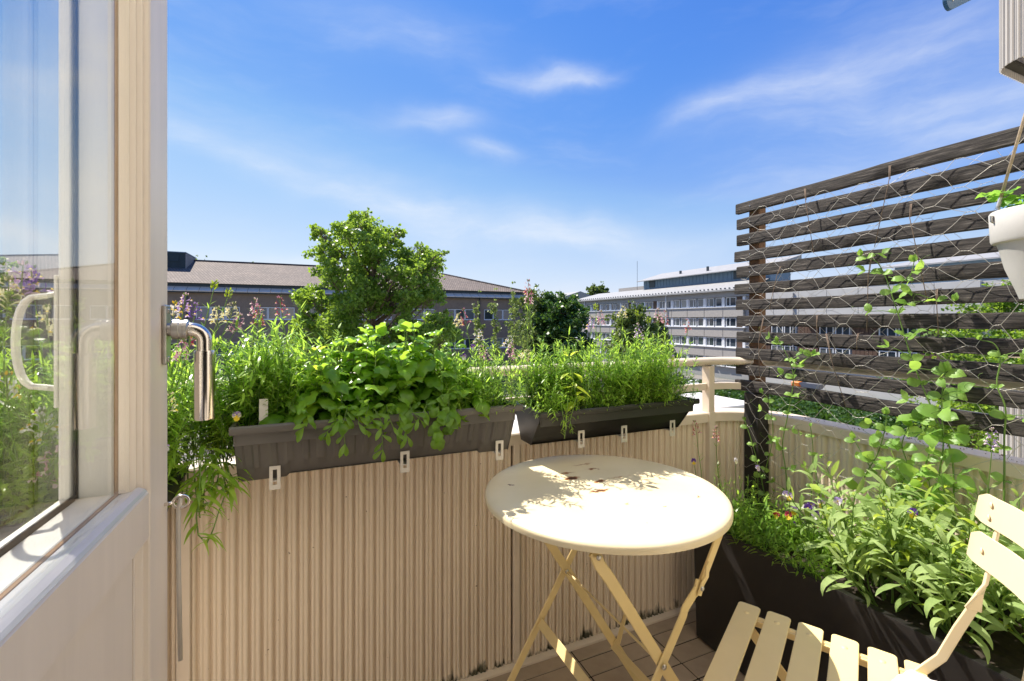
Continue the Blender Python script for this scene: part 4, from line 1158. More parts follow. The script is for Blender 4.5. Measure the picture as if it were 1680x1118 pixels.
# pull handle on the outer face
q = MB(); zc = 1.126
pts = [(-.0845, .715, zc + .056), (-.092, .713, zc + .056)]
for k in range(13):
    a = math.pi * k / 12
    pts.append((-.094 - .026 * math.sin(a) ** .55, .700, zc + .053 * math.cos(a)))
pts += [(-.092, .713, zc - .056), (-.0845, .715, zc - .056)]
q.strap(pts, .010, .006, (0, 1, 0)); ph_ = q.build('pull_handle', M['door_in'], door, angle=40)
dbox('mounting_plate', (-.0880, .701, zc - .078), (-.0842, .725, zc + .078), M['door_in'], bev=.001)
# hook stay: eye screwed in the leaf, rod hanging down
hk = empty('door_stay', 'chrome screw eye with a thin stay rod hanging from the door edge', 'door stay', (-.19, .775, .894))
q = MB(); q.tube([(-.001, 0, 0), (.010, 0, .001)], .0024, 8)
q.tube([(.0195 - .0095 * math.cos(a), .004 * math.sin(a) * 0, .0085 * math.sin(a) + .001) for a in [2 * math.pi * k / 16 for k in range(17)]], .0022, 8, caps=False)
q.build('screw_eye', M['chrome'], hk, angle=180)
q = MB(); q.tube([(.012, .004, .004), (.017, .002, .009), (.019, 0, .004), (.0165, 0, -.006), (.016, 0, -.03), (.0165, .0, -.10), (.0185, 0, -.222)], .0029, 8); q.build('rod', M['zinc'], hk, angle=180)
# ================================================================ planters
def trough(name, label, u0, u1, v_in, v_out, vb_in, vb_out, zb, zt, mat, flute=0.0, feet=0.0, rim=.012, slots=(), rimdepth=.018, rot=0):
    """balcony box: opening v_in..v_out at zt, bottom vb_in..vb_out at zb; soil inside"""
    t = empty(name, label, 'planter')
    n = 150; vs = []; fs = []; TP = .005
    L = u1 - u0
    sec = [('b', vb_out - .004, 0), ('b', vb_in + .006, 0), ('b', vb_in, .008), ('m', 0, .22), ('m', 0, .25), ('m', 0, .35), ('m', 0, .6), ('m', 0, .80), ('m', 0, .84), ('r', v_in - .001, -rimdepth - .001), ('r', v_in - rim + .002, -rimdepth), ('r', v_in - rim, -rimdepth + .004), ('r', v_in - rim, -.004), ('r', v_in - rim + .004, 0),
           ('r', v_in + .001, -.001), ('r', v_in + .004, -.006), ('r', v_in + .006, -.045)]
    K = len(sec)
    for i in range(n + 1):
        f = i / n; s = u0 + L * f
        endt = 0
        raise_ = feet if .16 < f < .86 else (feet * max(0, 1 - min(abs(f - .16), abs(f - .86)) / .012))
        for kd, a, b in sec:
            if kd == 'b': v, z = a, zb + b + raise_
            elif kd == 'r': v, z = a, zt + b
            else:
                zz = zb + raise_ + b * (zt - zb); v = vb_in + (v_in - vb_in) * b
                if flute and .24 < b < .82:
                    ph = (s / .034) % 1; w = min(1, max(0, (abs(ph - .5) - .19) / .05))
                    v += flute * (w - 1) if True else 0
                z = zz
            # ends taper inwards towards the bottom
            tp = (1 - max(0, min(1, (z - zb) / (zt - zb)))) * TP
            ss = u0 + tp + (L - 2 * tp) * f
            if kd == 'r' and b > -rimdepth - .0005 and v < v_in: 
                ss = u0 - rim * .4 + (L + 1.6 * rim) * f
            vs.append((ss, v, z))
    for i in range(n):
        for j in range(K - 1):
            a = i * K + j; fs.append((a, a + K, a + K + 1, a + 1))
    q = MB(); q.add(vs, fs)
    # far side and ends
    for sgn, ue in ((0, u0), (1, u1)):
        tp = TP
        ub = ue + (tp if sgn == 0 else -tp)
        uo = ue + (-rim * .4 if sgn == 0 else rim * .4)
        P_ = [(ub, vb_in, zb), (ub, vb_out, zb), (ue, v_out, zt - rimdepth), (ue, v_in, zt - rimdepth), (uo, v_in - rim, zt - rimdepth), (uo, v_out + rim, zt - rimdepth), (uo, v_out + rim, zt - .002), (uo, v_in - rim, zt - .002),
              (ue + (.004 if sgn == 0 else -.004), v_in + .004, zt), (ue + (.004 if sgn == 0 else -.004), v_out - .004, zt), (ue + (.006 if sgn == 0 else -.006), v_in + .004, zt - .04), (ue + (.006 if sgn == 0 else -.006), v_out - .004, zt - .04)]
        q.add(P_, [(0, 1, 2, 3), (3, 2, 5, 4), (4, 5, 6, 7), (7, 6, 9, 8), (8, 9, 11, 10)])
    q.add([(u0 + TP, vb_out, zb), (u1 - TP, vb_out, zb), (u1, v_out, zt - rimdepth), (u0, v_out, zt - rimdepth), (u0 - rim * .4, v_out + rim, zt - rimdepth), (u1 + rim * .4, v_out + rim, zt - rimdepth), (u1 + rim * .4, v_out + rim, zt), (u0 - rim * .4, v_out + rim, zt), (u0, v_out - .004, zt), (u1, v_out - .004, zt), (u0, v_out - .006, zt - .04), (u1, v_out - .006, zt - .04)],
          [(0, 1, 2, 3), (3, 2, 5, 4), (4, 5, 6, 7), (7, 6, 9, 8), (8, 9, 11, 10)])
    q.add([(u0 + TP, vb_in, zb + feet), (u1 - TP, vb_in, zb + feet), (u1 - TP, vb_out, zb + feet), (u0 + TP, vb_out, zb + feet)], [(0, 3, 2, 1)])
    q.build('trough', mat, t, angle=28)
    s = MB(); s.grid(lambda a, b: (u0 + .006 + (L - .012) * a, v_in + .006 + (v_out - v_in - .012) * b, zt - .022 + .006 * noise.noise(Vector((a * 30, b * 8, u0 * 9))) + .003 * noise.noise(Vector((a * 120, b * 30, 7)))), 110, 26)
    s.build('soil', M['soil'], t, angle=180)
    # slotted zinc brackets gripping the bottom edge
    for px, py in slots:
        u = on_v(px, py, vb_in - .012).x
        k = MB()
        w, h, d = .0115, .027, .0035
        zc = zb + .006; sl = (vb_in - v_in) / (zt - zb) * (h - .002) ; vf = vb_in - .004 - sl
        # plate with a slot: four bars, and a tongue running back under the box
        k.box((u - w, vf - .0025, zc - h), (u - .0045, vf, zc + h)); k.box((u + .0045, vf - .0025, zc - h), (u + w, vf, zc + h))
        k.box((u - .0045, vf - .0025, zc - h), (u + .0045, vf, zc - h + .011)); k.box((u - .0045, vf - .0025, zc + h - .008), (u + .0045, vf, zc + h))
        k.box((u - w, vf + .0002, zb - .0034), (u + w, vb_out + .02, zb - .0008))
        k.build('bracket', M['zinc'], t, smooth=False)
    return t
G0, G1 = -.160, .512; GZT = CH - .228; GZB = CH - .366
grey = trough('planter_box', 'long grey ribbed planter box of basil hanging inside the railing', G0, G1, 1.142, 1.335, 1.190, 1.30, GZB, GZT, M['grey_plastic'], flute=.0035, feet=.008, slots=((451, 780), (664, 757), (819, 740)))
B0, B1 = .598, 1.185; BZT = CH - .262; BZB = CH - .375
black = trough('planter_box', 'smaller black planter box overflowing with feathery greens, right of the grey one', B0, B1, 1.165, 1.345, 1.238, 1.31, BZB, BZT, M['black_plastic'], flute=0, rim=.010, slots=((951, 713), (1021, 703), (1100, 692)))
# round bowl at the left
PC = (-.44, 1.165); PZT = CH - .328
bowl = empty('planter_bowl', 'dark round planter bowl with flowers behind the door edge', 'planter', (PC[0], PC[1], 0))
q = MB(); q.lathe([(.0, PZT - .19), (.10, PZT - .19), (.13, PZT - .17), (.165, PZT - .05), (.170, PZT - .038), (.182, PZT - .036), (.186, PZT - .030), (.187, PZT - .006), (.182, PZT), (.172, PZT), (.168, PZT - .006), (.165, PZT - .05)], 72)
q.build('bowl', M['black_plastic'], bowl, angle=40)
q = MB(); q.lathe([(0, PZT - .02), (.06, PZT - .018), (.12, PZT - .024), (.168, PZT - .022)], 40); q.build('soil', M['soil'], bowl)
q = MB()
for a in (-.09, .09): q.strap([(a, .166, PZT - .02), (a, .20, PZT - .02), (a, .235, CAPZ + .003), (a, .30, CAPZ + .003)], .02, .003, (1, 0, 0))
q.tube([(-.09, .1, PZT - .195), (-.09, .2, PZT - .14), (-.09, .222, CAPZ - .06)], .004, 6); q.tube([(.09, .1, PZT - .195), (.09, .2, PZT - .14), (.09, .222, CAPZ - .06)], .004, 6)
q.build('bracket', M['zinc'], bowl, smooth=False)
# plant tag in the grey box
q = MB(); q.strap([(0, 0, -.03), (0, .002, .03), (0, .006, .062)], .018, .0016, (1, 0, 0)); o = q.build('plant_tag', M['tag'])
o.location = on_v(432, 680, 1.175); o.location.z = GZT - .012
tag(o, 'blank white plastic plant tag stuck in the left end of the grey planter box', 'plant tag')

# long floor planter
LU0, LU1, LV0, LV1, LZ = 1.275, 1.605, -.06, 1.253, .440
lp = empty('floor_planter', 'long tall black planter standing on the tiles along the right railing', 'planter')
q = MB()
def rect(x0, x1, y0, y1, z, r=.012):
    pts = []
    for cx, cy, a0 in ((x1 - r, y1 - r, 0), (x0 + r, y1 - r, 90), (x0 + r, y0 + r, 180), (x1 - r, y0 + r, 270)):
        for k in range(5): a = R(a0 + 22.5 * k); pts.append((cx + r * math.cos(a), cy + r * math.sin(a), z))
    return pts
rings = [rect(LU0 + .004, LU1 - .004, LV0 + .004, LV1 - .004, .004), rect(LU0, LU1, LV0, LV1, .010), rect(LU0 - .010, LU1 + .010, LV0 - .01, LV1 + .006, LZ - .006), rect(LU0 - .008, LU1 + .008, LV0 - .008, LV1 + .004, LZ), rect(LU0 + .010, LU1 - .010, LV0 + .010, LV1 - .012, LZ), rect(LU0 + .013, LU1 - .013, LV0 + .012, LV1 - .014, LZ - .004), rect(LU0 + .018, LU1 - .018, LV0 + .02, LV1 - .02, LZ - .08)]
vs = [p for r_ in rings for p in r_]; K = 20
fs = [tuple(reversed(range(K)))] + [(i * K + j, i * K + (j + 1) % K, (i + 1) * K + (j + 1) % K, (i + 1) * K + j) for i in range(len(rings) - 1) for j in range(K)]
def planter_mat():
    m, nt, b, o = new_mat('scuffed_black_planter')
    base = ramp(nt, noise_(nt, 8, 5, .6), [(.3, (.010, .009, .009)), (.7, (.020, .018, .017))])
    s1 = ramp(nt, noise_(nt, 30, 5, .7, stretch=(1, 1.2, .05)), [(.66, (0, 0, 0)), (.72, (.5, .5, .5))])
    s2 = ramp(nt, noise_(nt, 3, 3, .6), [(.5, (0, 0, 0)), (.62, (1, 1, 1))])
    ms = N(nt, 'ShaderNodeMath', operation='MULTIPLY'); nt.links.new(s1, ms.inputs[0]); nt.links.new(s2, ms.inputs[1])
    cc = mixc(nt, ms.outputs[0], base, (.09, .085, .08))
    fl = ramp(nt, noise_(nt, 160, 2, .5), [(.77, (0, 0, 0)), (.80, (1, 1, 1))]); cc = mixc(nt, fl, cc, (.10, .08, .04))
    nt.links.new(cc, b.inputs['Base Color']); b.inputs['Roughness'].default_value = .38
    bump(nt, noise_(nt, 240, 3), .08, .001, b); return m
M['planter'] = planter_mat()
q.add(vs, fs); q.build('box', M['planter'], lp, angle=35)
q = MB(); q.grid(lambda a, b: (LU0 + .014 + (LU1 - LU0 - .028) * a, LV0 + .02 + (LV1 - LV0 - .04) * b, LZ - .03 + .008 * noise.noise(Vector((a * 12, b * 40, 2))) + .004 * noise.noise(Vector((a * 50, b * 150, 7)))), 40, 150)
q.build('soil', M['soil'], lp, angle=180)

# ================================================================ table
TC = (.677, .971); TZ = .724; TR = .300
tb = empty('bistro_table', 'round cream folding metal table with rust spots and pale yellow legs', 'table', (TC[0], TC[1], 0))
q = MB(); q.lathe([(0, TZ - .0015), (.10, TZ - .0015), (.20, TZ - .001), (.275, TZ - .0005), (.288, TZ), (.295, TZ - .0015), (.2988, TZ - .005), (TR, TZ - .009), (TR - .0005, TZ - .018), (.2975, TZ - .019), (.2965, TZ - .017), (.296, TZ - .008), (.28, TZ - .0045), (0, TZ - .0045)], 120)
q.build('tabletop', M['table'], tb, angle=50)
q = MB(); q.lathe([(.2955, TZ - .0185), (.2958, TZ - .009), (.288, TZ - .006), (.283, TZ - .016), (.2955, TZ - .0185)], 80); q.build('rim_frame', M['yellow'], tb)
def bolt(parent, p, d, r=.006, m=None):
    h = MB(); h.lathe([(r, 0), (r, .0018), (r * .75, .0034), (r * .35, .0042), (0, .0042)], 12); o = h.build('bolt', m or M['steel'], parent)
    o.matrix_basis = frame(p, Vector(d).orthogonal(), d); return o
lu = lambda x: x - TC[0]; lv = lambda y: y - TC[1]
VN, VF = .760, 1.160                     # planes of the near and the far crossed legs
def leg(pts, w, v, dv=0):
    k = MB(); k.strap([(lu(x), lv(v) + dv, z) for x, z in pts], w, .005, (1, 0, 0)); return k.build('leg', M['yellow'], tb, smooth=False)
T_ = .006
for v, sg in ((VN, -1), (VF, 1)):
    # leg running down to the right (outer face), hinged under the rim
    leg([(.508, .694), (.512, .690), (.525, .662), (.548, .630), (.95, .0)], .025, v, sg * -T_ / 2 if v == VF else T_ / 2)
    # leg running down to the left, lower part + kinked hinge + upper link
    leg([(.783, .578), (.777, .560), (.742, .525), (.735, .508), (.678, .42), (.41, .0)], .022, v, sg * T_ / 2 if v == VF else -T_ / 2)
    leg([(.872, .700), (.790, .556), (.776, .545)], .021, v, sg * T_ / 2 - T_ if v == VF else T_ / 2)
    q = MB(); q.strap([(lu(.808), lv(v) - T_ * 1.4, .612), (lu(.800), lv(v) - T_ * 1.6, .606), (lu(.798), lv(v) - T_ * 1.6, .585), (lu(.786), lv(v) - T_ * 1.6, .572), (lu(.776), lv(v) - T_ * 1.6, .548)], .012, .004, (1, 0, 0)); q.build('hinge_link', M['yellow'], tb, smooth=False)
    bolt(tb, (lu(.678), lv(v) - .0085, .42), (0, -1, 0)); bolt(tb, (lu(.783), lv(v) - .0105, .562), (0, -1, 0), .0055); bolt(tb, (lu(.516), lv(v) - .006, .684), (0, -1, 0))
# stretchers between the near and the far pair
def strap_between(a, b, w, t, wd, name='stretcher'):
    k = MB(); k.strap([(lu(a[0]), lv(a[1]), a[2]), (lu(b[0]), lv(b[1]), b[2])], w, t, wd); return k.build(name, M['yellow'], tb, smooth=False)
strap_between((.594, VF, .289), (.594, VN, .289), .026, .003, (.55, 0, .83))
strap_between((.842, VF, .155), (.842, VN, .155), .022, .003, (.3, 0, .9))
strap_between((.420, VF, .016), (.420, VN, .016), .022, .003, (.55, 0, .83))
q = MB(); q.tube([(lu(.678), lv(VF), .42), (lu(.678), lv(VN), .42)], .0028, 8); q.build('axle', M['yellow'], tb)
q = MB(); q.strap([(lu(.846), lv(VF) - .012, .160), (lu(.852), lv(VF) - .02, .175), (lu(.862), lv(VF) - .03, .235), (lu(.876), lv(VF) - .03, .275)], [.020, .018, .016, .010], .003, (0, 1, 0)); q.build('catch', M['yellow'], tb, smooth=False)
q = MB()
for (a, b) in (((.508, VN), (.508, VF)), ((.872, VN), (.872, VF))): q.strap([(lu(a[0]), lv(a[1]), .702), (lu(b[0]), lv(b[1]), .702)], .022, .004, (1, 0, 0))
q.build('top_rail', M['yellow'], tb, smooth=False)

# ================================================================ folding chair
ch_rz = math.atan2(-.879, .477)          # local x points to the back of the chair
cr = empty('folding_chair', 'cream yellow slatted folding chair at the bottom right corner', 'chair', (.979, .818, 0), ch_rz)
SZ = .45; CW = .40
for k in range(6):
    x = k * .0635
    if k == 5: x = .3175 - .004
    q = MB(); r = .008; pts = []
    w = .049 if k < 5 else .034
    # slightly domed slat with rounded corners
    for cx, cy, a0 in ((x + w - r, 0 - r, 0), (x + r, 0 - r, 90), (x + r, -CW + r, 180), (x + w - r, -CW + r, 270)):
        for j in range(5): a = R(a0 + 22.5 * j); pts.append((cx + r * math.cos(a), cy + r * math.sin(a)))
    sag = -.0008 * abs(k - 1); ctr = x + w / 2
    z_ = SZ + sag
    inn = [(ctr + (px_ - ctr) * .955, -CW / 2 + (py_ + CW / 2) * .995) for px_, py_ in pts]
    q.prism(pts, z_ - .005, z_ - .0012)
    q.add([(a_, b_, z_ - .0012) for a_, b_ in pts] + [(a_, b_, z_) for a_, b_ in inn], [(i, (i + 1) % 20, (i + 1) % 20 + 20, i + 20) for i in range(20)] + [tuple(range(20, 40))])
    o = q.build('seat_slat', M['cream_seat'], cr, angle=30)
    for y in (-.040, -CW + .040):
        h = MB(); h.lathe([(0, .0024), (.003, .0021), (.0055, .0010), (.0062, 0)], 12); rv_ = h.build('rivet', M['cream_seat'], o); rv_.location = (ctr, y, SZ + sag - .0002)
for y in (-.040, -CW + .040):
    q = MB(); q.strap([(-.0, y, SZ - .016), (.345, y, SZ - .016)], .022, .005, (0, 0, 1)); q.build('side_rail', M['yellow'], cr, smooth=False)
    q = MB(); q.box((0, y - .010, SZ - .0115), (.35, y + .010, SZ - .0075)); q.build('side_rail', M['yellow'], cr, smooth=False)
    s = 1 if y > -.2 else -1
    # upright: flat bar from the front foot up past the seat, bending, twisting and carrying the back
    yo = y + s * .012
    pts = [(-.03, yo, .0), (.30, yo, SZ - .055), (.325, yo, SZ - .022), (.348, yo, .462), (.368, yo, .490), (.392, yo, .555), (.414, yo - s * .001, .610)]
    q = MB(); q.strap(pts, [.018, .018, .017, .017, .017, .017, .017], .005, [(1, 0, 0)] * 6 + [(1, .25 * s, 0)]); q.build('upright', M['cream_back'], cr, angle=30)
    pts = [(.412, yo - s * .001, .602), (.420, yo - s * .004, .636), (.428, yo - s * .006, .66), (.449, yo - s * .008, .806)]
    q = MB(); q.strap(pts, [.026, .018, .015, .014], [.007][0], [(1, .3 * s, 0), (.6, .8 * s, 0), (.1, s, 0), (.0, s, 0)]); q.build('back_post', M['cream_back'], cr, angle=30)
    q = MB(); q.strap([(.40, yo - s * .016, 0), (.02, yo - s * .016, SZ - .022)], .024, .005, (1, 0, 0)); q.build('leg', M['yellow'], cr, smooth=False)
    bolt(cr, (.178, yo + s * .003, .225), (0, s, 0), .006)
for (x, z) in ((-.02, .02), (.39, .02), (.25, .34)):
    q = MB(); q.strap([(x, -.03, z), (x, -CW + .03, z)], .02, .003, (.6, 0, .8)); q.build('stretcher', M['yellow'], cr, smooth=False)
for zc, w, xo in ((.716, .060, .4216), (.793, .055, .4326)):
    q = MB(); n = 26; vs = []; fs = []
    y0, y1 = .0, -CW - .0
    K = 8
    rs_c = .010
    for i in range(n + 1):
        f = i / n; y = y0 + (y1 - y0) * f
        bow = .055 * (1 - (2 * f - 1) ** 2)
        if i in (0, n): hw = w / 2 - .008
        else: hw = w / 2
        yy = y
        if i == 1: yy = y0 - .009
        if i == n - 1: yy = y1 + .009
        lean = .14
        for (dx, dz) in ((-.002, -hw), (-.002, -hw * .33), (-.002, hw * .33), (-.002, hw), (.002, hw), (.002, hw * .33), (.002, -hw * .33), (.002, -hw)):
            vs.append((xo + bow + dx + dz * lean - .010, yy, zc + dz))
    for i in range(n):
        for j in range(K): a = i * K + j; b = i * K + (j + 1) % K; fs.append((a, b, b + K, a + K))
    fs.append(tuple(reversed(range(K)))); fs.append(tuple(range(n * K, (n + 1) * K)))
    q.add(vs, fs); o = q.build('back_slat', M['cream_back'], cr, angle=40)
    for y in (-.028, -CW + .028):
        for dz in ((0,) if zc < .75 else (-.012, .012)):
            f = (y - y0) / (y1 - y0); bow = .055 * (1 - (2 * f - 1) ** 2)
            h = MB(); h.lathe([(0, .0024), (.003, .0021), (.0055, .0010), (.0062, 0)], 12); rv_ = h.build('rivet', M['cream_back'], o)
            rv_.matrix_basis = frame((xo + bow - .0122 + dz * .14, y, zc + dz), (0, 0, 1), (-1, 0, .1))
# folded white cloth lying behind the seat
q = MB()
def cloth(u, v): 
    x = (u - .5) * .11; y = (v - .5) * .09
    return (x, y, .012 + .010 * noise.noise(Vector((u * 4, v * 3, 1))) + .006 * noise.noise(Vector((u * 9, v * 9, 4))) - .014 * max(abs(u - .5), abs(v - .5)) ** 3 * 8)
q.grid(cloth, 16, 16); o = q.build('cloth', M['whitefoil'], angle=180); o.location = (.979 + .477 * .335 + .879 * (-.11), .818 - .879 * .335 + .477 * (-.11), SZ + .004); tag(o, 'small crumpled white cloth on the rear edge of the chair seat', 'cloth')

# ================================================================ hanging pot, blue arm
hp = empty('hanging_pot', 'white hanging pot of strawberry leaves on a rope at the right edge', 'hanging pot', (1.492, .439, 0))
HZ = 1.150 + .250
q = MB(); q.lathe([(0, HZ - .205), (.040, HZ - .205), (.052, HZ - .200), (.058, HZ - .18), (.075, HZ - .13), (.086, HZ - .078), (.088, HZ - .074), (.0955, HZ - .0715), (.098, HZ - .066), (.1005, HZ - .004), (.098, HZ), (.095, HZ), (.093, HZ - .01), (.090, HZ - .05)], 72)
q.build('pot', M['pot'], hp, angle=40)
q = MB(); q.lathe([(0, HZ - .03), (.05, HZ - .028), (.091, HZ - .034)], 32); q.build('soil', M['soil'], hp)
TOP = Vector((.02, -.02, HZ + .55))
for k, a in enumerate((133, 253, 13)):
    e = Vector((.094 * math.cos(R(a)), .094 * math.sin(R(a)), HZ + .002))
    eo = Vector((.103 * math.cos(R(a)), .103 * math.sin(R(a)), HZ - .022))
    q = MB(); q.tube([e + (TOP - e) * .03, e.lerp(TOP, .5), TOP], .0030, 7); q.build('rope', M['rope'], hp, angle=180)
    q = MB(); q.tube([e.lerp(TOP, .05), e.lerp(TOP, .016)], .0042, 8); q.build('ferrule', M['steel'], hp)
    q = MB(); up_ = (TOP - e).normalized()
    q.tube([e + up_ * .012, e + up_ * .004 + Vector((0, 0, .004)), Vector((e.x * .93, e.y * .93, HZ - .012)), Vector((e.x * 1.0, e.y * 1.0, HZ - .030)), eo, Vector((eo.x, eo.y, HZ - .010))], .0036, 8); q.build('hook', M['pot'] if k else M['steel'], hp)
q = MB(); q.tube([TOP, TOP + Vector((0, 0, 1.2))], .003, 6); q.build('rope', M['rope'], hp)
ba = empty('awning_arm', 'blue painted steel arm end with a bolt at the top edge', 'awning arm')
p0 = on_v(1557, 3, .9); p1 = on_v(1641, -38, .9)
q = MB(); d = (p1 - p0).normalized(); k = .031
side = Vector((0, 1, 0)); upv = d.cross(side).normalized()
pts = []
for i in range(11): a = math.pi / 2 + math.pi * i / 10; pts.append((k * math.cos(a), k * math.sin(a)))
pts += [(.6, -k), (.6, k)]
Mx = Matrix((d, upv, side)).transposed().to_4x4(); Mx.translation = p0
q.prism([(x_, y_) for x_, y_ in pts], -.006, .006, M=Mx); q.build('arm', M['blue'], ba, smooth=False)
q = MB(); q.lathe([(.0055, 0), (.0055, .002), (.003, .0032), (0, .0032)], 12); o = q.build('bolt', M['steel'], ba); o.matrix_basis = frame(p0 + d * .014 - side * .0062, d, -side)
# ================================================================ plants
def leaf_grid(L, W, nl=6, nw=4, fold=.18, curl=.25, shape='ovate', wave=0, cup=0):
    """leaf in local coordinates: base at the origin, along +y, face up +z"""
    vs = []; fs = []
    for i in range(nl + 1):
        t = i / nl
        if shape == 'ovate': w = math.sin(math.pi * min(1, t) ** .78) ** .80
        elif shape == 'lance': w = math.sin(math.pi * t ** .85) ** .75
        elif shape == 'round': w = math.sqrt(max(0, 1 - (2 * t - 1) ** 2)) ** .85
        elif shape == 'obov': w = math.sin(math.pi * t ** 1.35) ** .75
        else: w = 1 - t
        w = max(w, .05 if t < .5 else .02) * W / 2
        ang = curl * t * t * 1.2
        y = L * t * math.cos(ang * .6); z0 = -L * t * math.sin(ang * .75) * .6
        for j in range(nw + 1):
            s = 2 * j / nw - 1
            z = z0 + abs(s) * w * fold - cup * (s * s) * w * .8 + wave * W * .09 * math.sin(t * 14 + s * 3) * abs(s) + (wave * W * .05 * math.sin(t * 22) * (1 - abs(s)))
            vs.append((s * w, y, z))
    for i in range(nl):
        for j in range(nw):
            a = i * (nw + 1) + j; fs.append((a, a + 1, a + nw + 2, a + nw + 1))
    return vs, fs
def leaf_mesh(name, mat, *a, **k):
    q = MB(); v, f = leaf_grid(*a, **k); q.add(v, f); return q.mesh(name, mat, True, 180)
BAS = [leaf_mesh('leaf', M['basil'], .072 * s, .047 * s, fold=.25, curl=c, wave=1.0, cup=cu, nl=8, nw=6) for s, c, cu in ((1, .7, .55), (1, 1.2, .8), (1, .3, .4))]
LIM = [leaf_mesh('leaf', M['lime'], .042, .022, fold=.3, curl=c) for c in (.2, .5)]
SAG = [leaf_mesh('leaf', M['sage'], .088 * s, .0215 * s, fold=.22, curl=c, shape='lance', wave=.5, cup=.1, nl=8, nw=4) for s, c in ((1, .2), (1, .7), (1, 1.1), (.8, .4))]
SAGY = [leaf_mesh('leaf', M['lime'], .06, .018, fold=.3, curl=.9, shape='lance', wave=.9, nl=8)]
PEA = [leaf_mesh('leaf', M['pea'], .042, .030, fold=.2, curl=c, shape='ovate', wave=.5, cup=.1) for c in (.2, .6, -.3)]
STI = [leaf_mesh('leaf', M['pea'], .052, .036, fold=.25, curl=c, shape='round', wave=.8, cup=.1) for c in (.4, .8)]
ARU = [leaf_mesh('leaf', M['basil'], .040, .0125, fold=.2, curl=c, shape='obov') for c in (.4, .9)]
STR = None

def put_leaf(parent, me, p, d, n, s=1.0, name='leaf'):
    return link(name, me, parent, M=frame(p, d, n, s))

def narrow(q, p, d, L, W, droop, m=0, nseg=3, up=(0, 0, 1)):
    """one narrow strap leaf appended to q"""
    d = Vector(d).normalized(); side = d.cross(Vector(up))
    if side.length < 1e-3: side = Vector((1, 0, 0))
    side.normalize(); p = Vector(p)
    vs = []; pos = p.copy(); dd = d.copy()
    for i in range(nseg + 1):
        t = i / nseg; w = W / 2 * (.45 + .55 * math.sin(math.pi * min(1, t * 1.1 + .12))) if t < .99 else W * .04
        vs += [(pos - side * w)[:], (pos + side * w)[:]]
        dd = (dd + Vector((0, 0, -droop / nseg))).normalized(); pos = pos + dd * (L / nseg)
    q.add(vs, [(2 * i, 2 * i + 1, 2 * i + 3, 2 * i + 2) for i in range(nseg)], m)

def stem_path(p, d, L, n, wob, grav, rs):
    pts = [Vector(p)]; d = Vector(d).normalized()
    for i in range(n):
        d = (d + Vector((rs.gauss(0, wob), rs.gauss(0, wob), grav))).normalized(); pts.append(pts[-1] + d * (L / n))
    return pts

def feathery(seed, H, nst, spread, Ll, Lw, mats, droop=.35, dens=1.0, lean=(0, 0), bud=True):
    """a many-stemmed plant with whorls of narrow leaves; returns a mesh"""
    rs = random.Random(seed); q = MB()
    for s in range(nst):
        a = rs.uniform(0, 6.283); sp = spread * rs.uniform(.1, 1)
        d = Vector((math.cos(a) * sp + lean[0], math.sin(a) * sp + lean[1], 1))
        h = H * rs.uniform(.55, 1.05); n = 9
        pts = stem_path((rs.uniform(-.012, .012), rs.uniform(-.012, .012), -.01), d, h, n, .07, .02, rs)
        q.tube(pts, [.0011 * (1 - .5 * i / n) for i in range(n + 1)], 3, 0, caps=False)
        nl = int(h / .0062 * dens)
        for k in range(nl):
            t = .12 + .88 * (k + rs.random()) / nl; f = t * n; i = min(n - 1, int(f)); p = pts[i].lerp(pts[i + 1], f - i)
            ax = (pts[i + 1] - pts[i]).normalized(); b = rs.uniform(0, 6.283)
            o = ax.orthogonal(); o.rotate(Matrix.Rotation(b, 3, ax)); up = rs.uniform(.15, 1.1) * (1 if t < .85 else 2)
            narrow(q, p, o + ax * up, Ll * rs.uniform(.5, 1.15) * (1 - .35 * t), Lw * rs.uniform(.7, 1.2), droop * rs.uniform(.2, 1.6), 1 if rs.random() < .55 else 2)
    return q.mesh('foliage', mats, True, 180)
FM = [M['stem'], M['fine'], M['fine2']]
FEA = [feathery(100 + i, .22, 9, .62, .038, .0046, FM, dens=1.1) for i in range(6)]
WIS = [feathery(140 + i, .20, 4, .28, .034, .0028, FM, dens=.6) for i in range(3)]
STRAP = [feathery(160 + i, .15, 6, .9, .050, .0060, FM, droop=.6, dens=.6) for i in range(4)]
VIO = [feathery(180 + i, .12, 8, .75, .026, .0068, FM, droop=.5, dens=.75) for i in range(4)]

def floret(q, p, d, s, mU, mL, mY):
    """snapdragon-like floret: two upper lobes, broad lower lip, yellow palate"""
    Mx = frame(p, d, (0, 0, 1), s)
    for sx in (-1, 1):
        q.add([(0, 0, .1), (sx * .35, .25, .45), (sx * .30, .30, 1.0), (sx * .04, .22, .95), (sx * .02, .1, .4)], [(0, 1, 2, 3, 4)], mU, Mx)
        q.add([(0, .1, 0), (sx * .1, .75, -.1), (sx * .55, .78, -.35), (sx * .62, .45, -.42), (sx * .3, .12, -.15)], [(0, 1, 2, 3, 4)], mL, Mx)
    q.add([(0, .1, -.0), (.1, .75, -.1), (.2, .95, -.65), (-.2, .95, -.65), (-.1, .75, -.1)], [(0, 1, 2, 3, 4)], mL, Mx)
    q.add([(-.24, .5, .02), (.24, .5, .02), (.28, .82, -.12), (0, .95, -.2), (-.28, .82, -.12), (0, .62, .22)], [(0, 1, 5), (1, 2, 5), (2, 3, 5), (3, 4, 5), (4, 0, 5)], mY, Mx)
    q.tube([Mx @ Vector((0, .05, 0)), Mx @ Vector((0, -.5, -.1)), Mx @ Vector((0, -1.1, -.5))], [.22 * s, .12 * s, .03 * s], 5, mU, caps=False)
